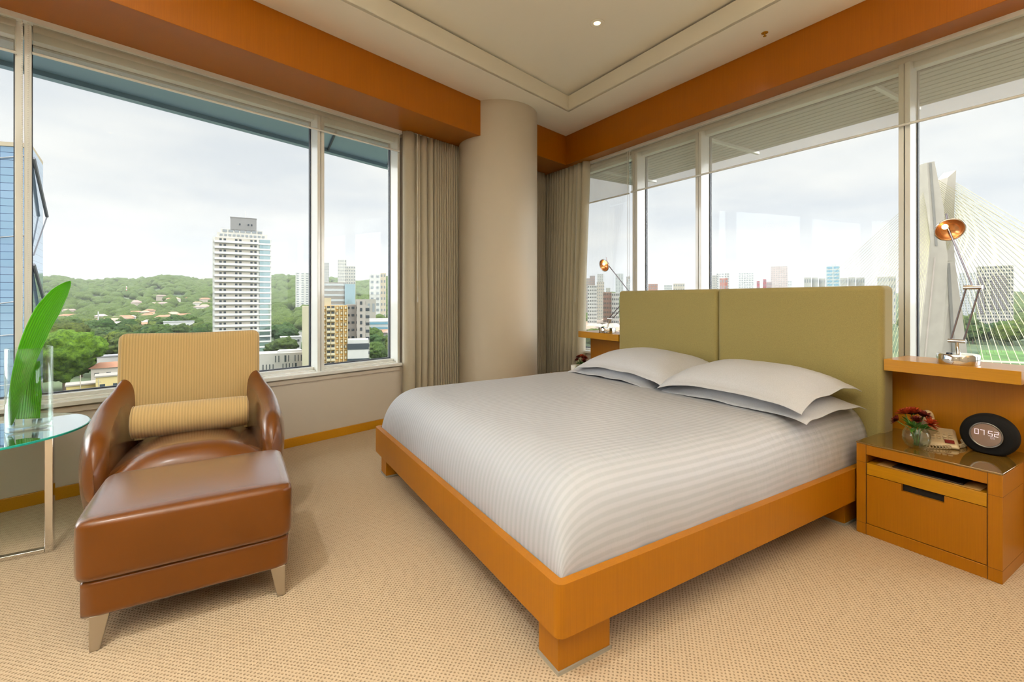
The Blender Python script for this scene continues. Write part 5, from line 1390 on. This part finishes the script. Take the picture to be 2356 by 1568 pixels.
# forest far up the hill: nobody could count it
import array
mb = MB()
base = bmesh.new(); bmesh.ops.create_icosphere(base, subdivisions=2, radius=1.0); base.verts.ensure_lookup_table()
bv = [v.co.copy() for v in base.verts]; bf = [[v.index for v in f.verts] for f in base.faces]; base.free()
verts = []; faces = []
def blob(px, d, s):
    p_ = at(px, d); zg = ground(px, d); o_ = len(verts); sd = rnd.uniform(0, 50)
    for v in bv:
        k = 1 + .45 * noise.noise(v * 2.4 + Vector((sd, 0, sd))) + .3 * abs(noise.noise(v * 6 + Vector((sd, 0, sd))))
        verts.append((p_.x + v.x * s * k, p_.y + v.y * s * k, zg + s * .45 + v.z * s * .8 * k))
    faces.extend([[i + o_ for i in f] for f in bf])
for _ in range(3600):
    px = rnd.uniform(-60, 930); d = 655 + 2050 * rnd.random() ** 1.15
    if noise.noise(Vector((px * .02, d * .004, 9))) > .28 and d < 1500: continue
    if blocked(px, d, 9, d < 700): continue
    blob(px, d, rnd.uniform(7, 12) * (1 + d / 4000))
for _ in range(900):
    px = rnd.uniform(1330, 1450) if rnd.random() < .3 else rnd.uniform(2080, 2600); d = 655 + 1700 * rnd.random()
    if blocked(px, d, 9, d < 700): continue
    blob(px, d, rnd.uniform(8, 12) * (1 + d / 4000))
me = bpy.data.meshes.new('forest_canopy'); me.from_pydata(verts, [], faces); me.materials.append(FOL); me.polygons.foreach_set('use_smooth', [True] * len(me.polygons))
o = bpy.data.objects.new('forest_canopy', me); col.objects.link(o); tag(o, 'dense green forest covering the distant hillside', 'forest', kind='stuff')


# ------------------------------------------------------------------ mirror-glass tower at the far left
MG, n, l, b = newmat('mirror_curtain_wall')
b.inputs['Metallic'].default_value = .75; b.inputs['Roughness'].default_value = .05
t = n.new('ShaderNodeTexCoord'); br = n.new('ShaderNodeTexBrick'); br.offset = 0.0
br.inputs['Scale'].default_value = 1.0; br.inputs['Brick Width'].default_value = 1.5; br.inputs['Row Height'].default_value = 1.5; br.inputs['Mortar Size'].default_value = .045
br.inputs['Color1'].default_value = (.36, .52, .70, 1); br.inputs['Color2'].default_value = (.33, .50, .66, 1); br.inputs['Mortar'].default_value = (.05, .10, .22, 1)
sx = n.new('ShaderNodeSeparateXYZ'); cx2 = n.new('ShaderNodeCombineXYZ'); a2 = n.new('ShaderNodeMath'); a2.operation = 'ADD'
l.new(t.outputs['Object'], sx.inputs[0]); l.new(sx.outputs[0], a2.inputs[0]); l.new(sx.outputs[1], a2.inputs[1]); l.new(a2.outputs[0], cx2.inputs[0]); l.new(sx.outputs[2], cx2.inputs[1]); l.new(cx2.outputs[0], br.inputs['Vector']); l.new(br.outputs['Color'], b.inputs['Base Color'])
mt = thing('glass_tower', 'mirror-glass office tower with diagonal bracing at the far left edge', 'building', (*at(60, 92)[:2], GZ))
zt = zat(340, 92)
pA = at(-900, 78); pB = at(74, 92); pC = at(99, 104); pD = at(-900, 120)
mb = MB(); mb.prism([pA, pB, pC, pD], GZ, zt); mb.build('curtain_wall', MG, mt)
mb = MB(); side = (pC - pB); hgt = 31.0
for k in range(4):
    z1 = zt - 2.0 - k * hgt * .68
    a = pB + Vector((0, 0, z1)); b_ = pC + Vector((0, 0, z1 - hgt * .34 * .9)); c_ = pB + Vector((0, 0, z1 - hgt * .62))
    out = Vector((RGT.x, RGT.y, 0)) * .3
    mb.tube([a + out, b_ + out * 3], .30, 6)
    mb.tube([b_ + out * 3, c_ + out], .12, 6)
mb.build('side_bracing', wcol((.20, .20, .22)), mt)
mb = MB(); fr_ = (pB - pA).normalized(); nrm = Vector((fr_.y, -fr_.x, 0)) * .3
for (z1, z2) in ((zt - 6.5, zt - 1.5), (zat(700, 92) - 2, zat(735, 92) + 4), (zat(760, 92), zat(765, 92)), (zat(852, 92), zat(880, 92)), (zat(560, 92), zat(540, 92))):
    mb.tube([pA + nrm + Vector((0, 0, z1 - 6)), pB + nrm + Vector((0, 0, z2))], .10, 6)
mb.build('front_bracing', wcol((.55, .55, .55)), mt)
mb = MB(); mb.prism([pA + nrm, pB + nrm, pC, pD], zt, zt + .8); mb.build('roof_edge', wcol((.62, .52, .36)), mt)

# ------------------------------------------------------------------ cable-stayed bridge
CON = wcol((.60, .54, .45)); CON2 = wcol((.33, .31, .27)); CAB = plain('cable_yellow', (.50, .45, .25), .6)
DB = 297.0
brg = thing('cable_stayed_bridge', 'concrete cable-stayed bridge with an X-shaped pylon and yellow stays, right window', 'bridge', (*at(2170, DB)[:2], GZ))
def P3(px, py, d): p_ = at(px, d); return Vector((p_.x, p_.y, zat(py, d)))
def leg(name, left, right, d0, thick, mat):
    mb = MB(); secs = []
    for (xl2, yy), (xr2, yy2) in zip(left, right):
        a = P3(xl2, yy, d0); b_ = P3(xr2, yy2, d0); back = Vector((FWD.x, FWD.y, 0)) * thick
        secs.append([a, b_, b_ + back + Vector((RGT.x, RGT.y, 0)) * -1.5, a + back])
    mb.loft(secs); return mb.build(name, mat, brg)
leg('pylon_leg', [(2132, 374), (2139, 480), (2141, 560), (2139, 586), (2128, 690), (2112, 830), (2106, 890)], [(2150, 371), (2172, 480), (2176, 560), (2181, 590), (2175, 690), (2165, 830), (2160, 890)], DB, 9, CON)
leg('pylon_leg', [(2181, 408), (2170, 480), (2172, 560), (2178, 600), (2182, 700), (2166, 830), (2160, 890)], [(2200, 391), (2196, 480), (2194, 560), (2197, 600), (2211, 700), (2228, 830), (2234, 890)], DB + 14, 8, CON)
g = MB(); 
def strip(mb, a, b_, wpx, d):
    (x0_, y0_), (x1_, y1_) = a, b_
    q = [P3(x0_ - wpx, y0_, d), P3(x0_ + wpx, y0_, d), P3(x1_ + wpx, y1_, d), P3(x1_ - wpx, y1_, d)]; f = Vector((FWD.x, FWD.y, 0)) * .5
    mb.hexa(q + [v + f for v in q])
strip(g, (2141, 374), (2155, 565), 2.6, DB - .3); g.build('front_groove', CON2, brg)
g = MB(); strip(g, (2152, 592), (2128, 835), 1.3, DB - .3); g.build('cable_duct', wcol((.68, .58, .50)), brg)
g = MB(); strip(g, (2183, 605), (2196, 830), 3.2, DB + 13.4); g.build('inner_groove', CON2, brg)
g = MB(); q = [P3(2160, 575, DB + 6), P3(2196, 575, DB + 6), P3(2196, 600, DB + 6), P3(2160, 600, DB + 6)]; f = Vector((FWD.x, FWD.y, 0)) * 6; g.hexa(q + [v + f for v in q]); g.build('crossbeam', CON, brg)
def stay(a, b_, r=.14):
    mb = MB(); mb.tube([a, b_], r, 5); mb.build('stay_cable', CAB, brg)
NC = 24
for k in range(NC):
    f = k / (NC - 1.0)
    # right leg to the deck that sweeps toward the right and nearer
    stay(P3(2199 - 2 * f, 420 + 95 * f, DB + 15), P3(2930 - 660 * f ** .75, 858 + 6 * f, 226 + 6 * f))
    # left leg to the farther right-hand deck
    stay(P3(2160 + 10 * f, 415 + 110 * f, DB + 4), P3(2760 - 540 * f ** .7, 775 + 45 * f, 420 - 60 * f), .13)
    # long flat fan to the left
    stay(P3(2134 + 5 * f, 430 + 110 * f, DB + 4), P3(1800 + 210 * f, 735 + 10 * f, 720 - 90 * f), .11)
    # steep fan to the left
    stay(P3(2137 + 4 * f, 420 + 120 * f, DB + 2), P3(1930 + 175 * f, 790 + 60 * f, 330 - 70 * f), .075)
mb = MB()
dk = [(P3(2940 - 90 * k, 862 + .8 * k, 226 + 2.5 * k)) for k in range(9)]
for A_, B_ in zip(dk[:-1], dk[1:]):
    o_ = Vector((FWD.x, FWD.y, 0)) * 9; dn = Vector((0, 0, -1.6)); mb.hexa([A_ + dn, B_ + dn, B_ + o_ + dn, A_ + o_ + dn, A_, B_, B_ + o_, A_ + o_])
mb.build('bridge_deck', CON, brg)
mb = MB()
dk = [(P3(1780 + 30 * k, 738 + 1.5 * k, 720 - 12 * k)) for k in range(10)]
for A_, B_ in zip(dk[:-1], dk[1:]):
    o_ = Vector((FWD.x, FWD.y, 0)) * 9; dn = Vector((0, 0, -1.6)); mb.hexa([A_ + dn, B_ + dn, B_ + o_ + dn, A_ + o_ + dn, A_, B_, B_ + o_, A_ + o_])
mb.build('bridge_deck', CON, brg)

# ------------------------------------------------------------------ humid haze over the city
hz = bpy.data.materials.new('city_haze'); hz.use_nodes = True; hn = hz.node_tree.nodes; hn.clear()
ho = hn.new('ShaderNodeOutputMaterial'); hv = hn.new('ShaderNodeVolumeScatter'); hv.inputs['Color'].default_value = (.93, .96, 1, 1); hv.inputs['Density'].default_value = HAZE; hv.inputs['Anisotropy'].default_value = 0.0
hz.node_tree.links.new(hv.outputs[0], ho.inputs['Volume'])
far0 = [at(-1400, 60), at(3700, 60), at(3700, 6000), at(-1400, 6000)]
o = MB().prism(far0, GZ - 3, 420).build('city_haze', hz, None); tag(o, 'pale humid haze hanging over the whole city outside', 'haze', kind='stuff')
sc.cycles.volume_bounces = 0
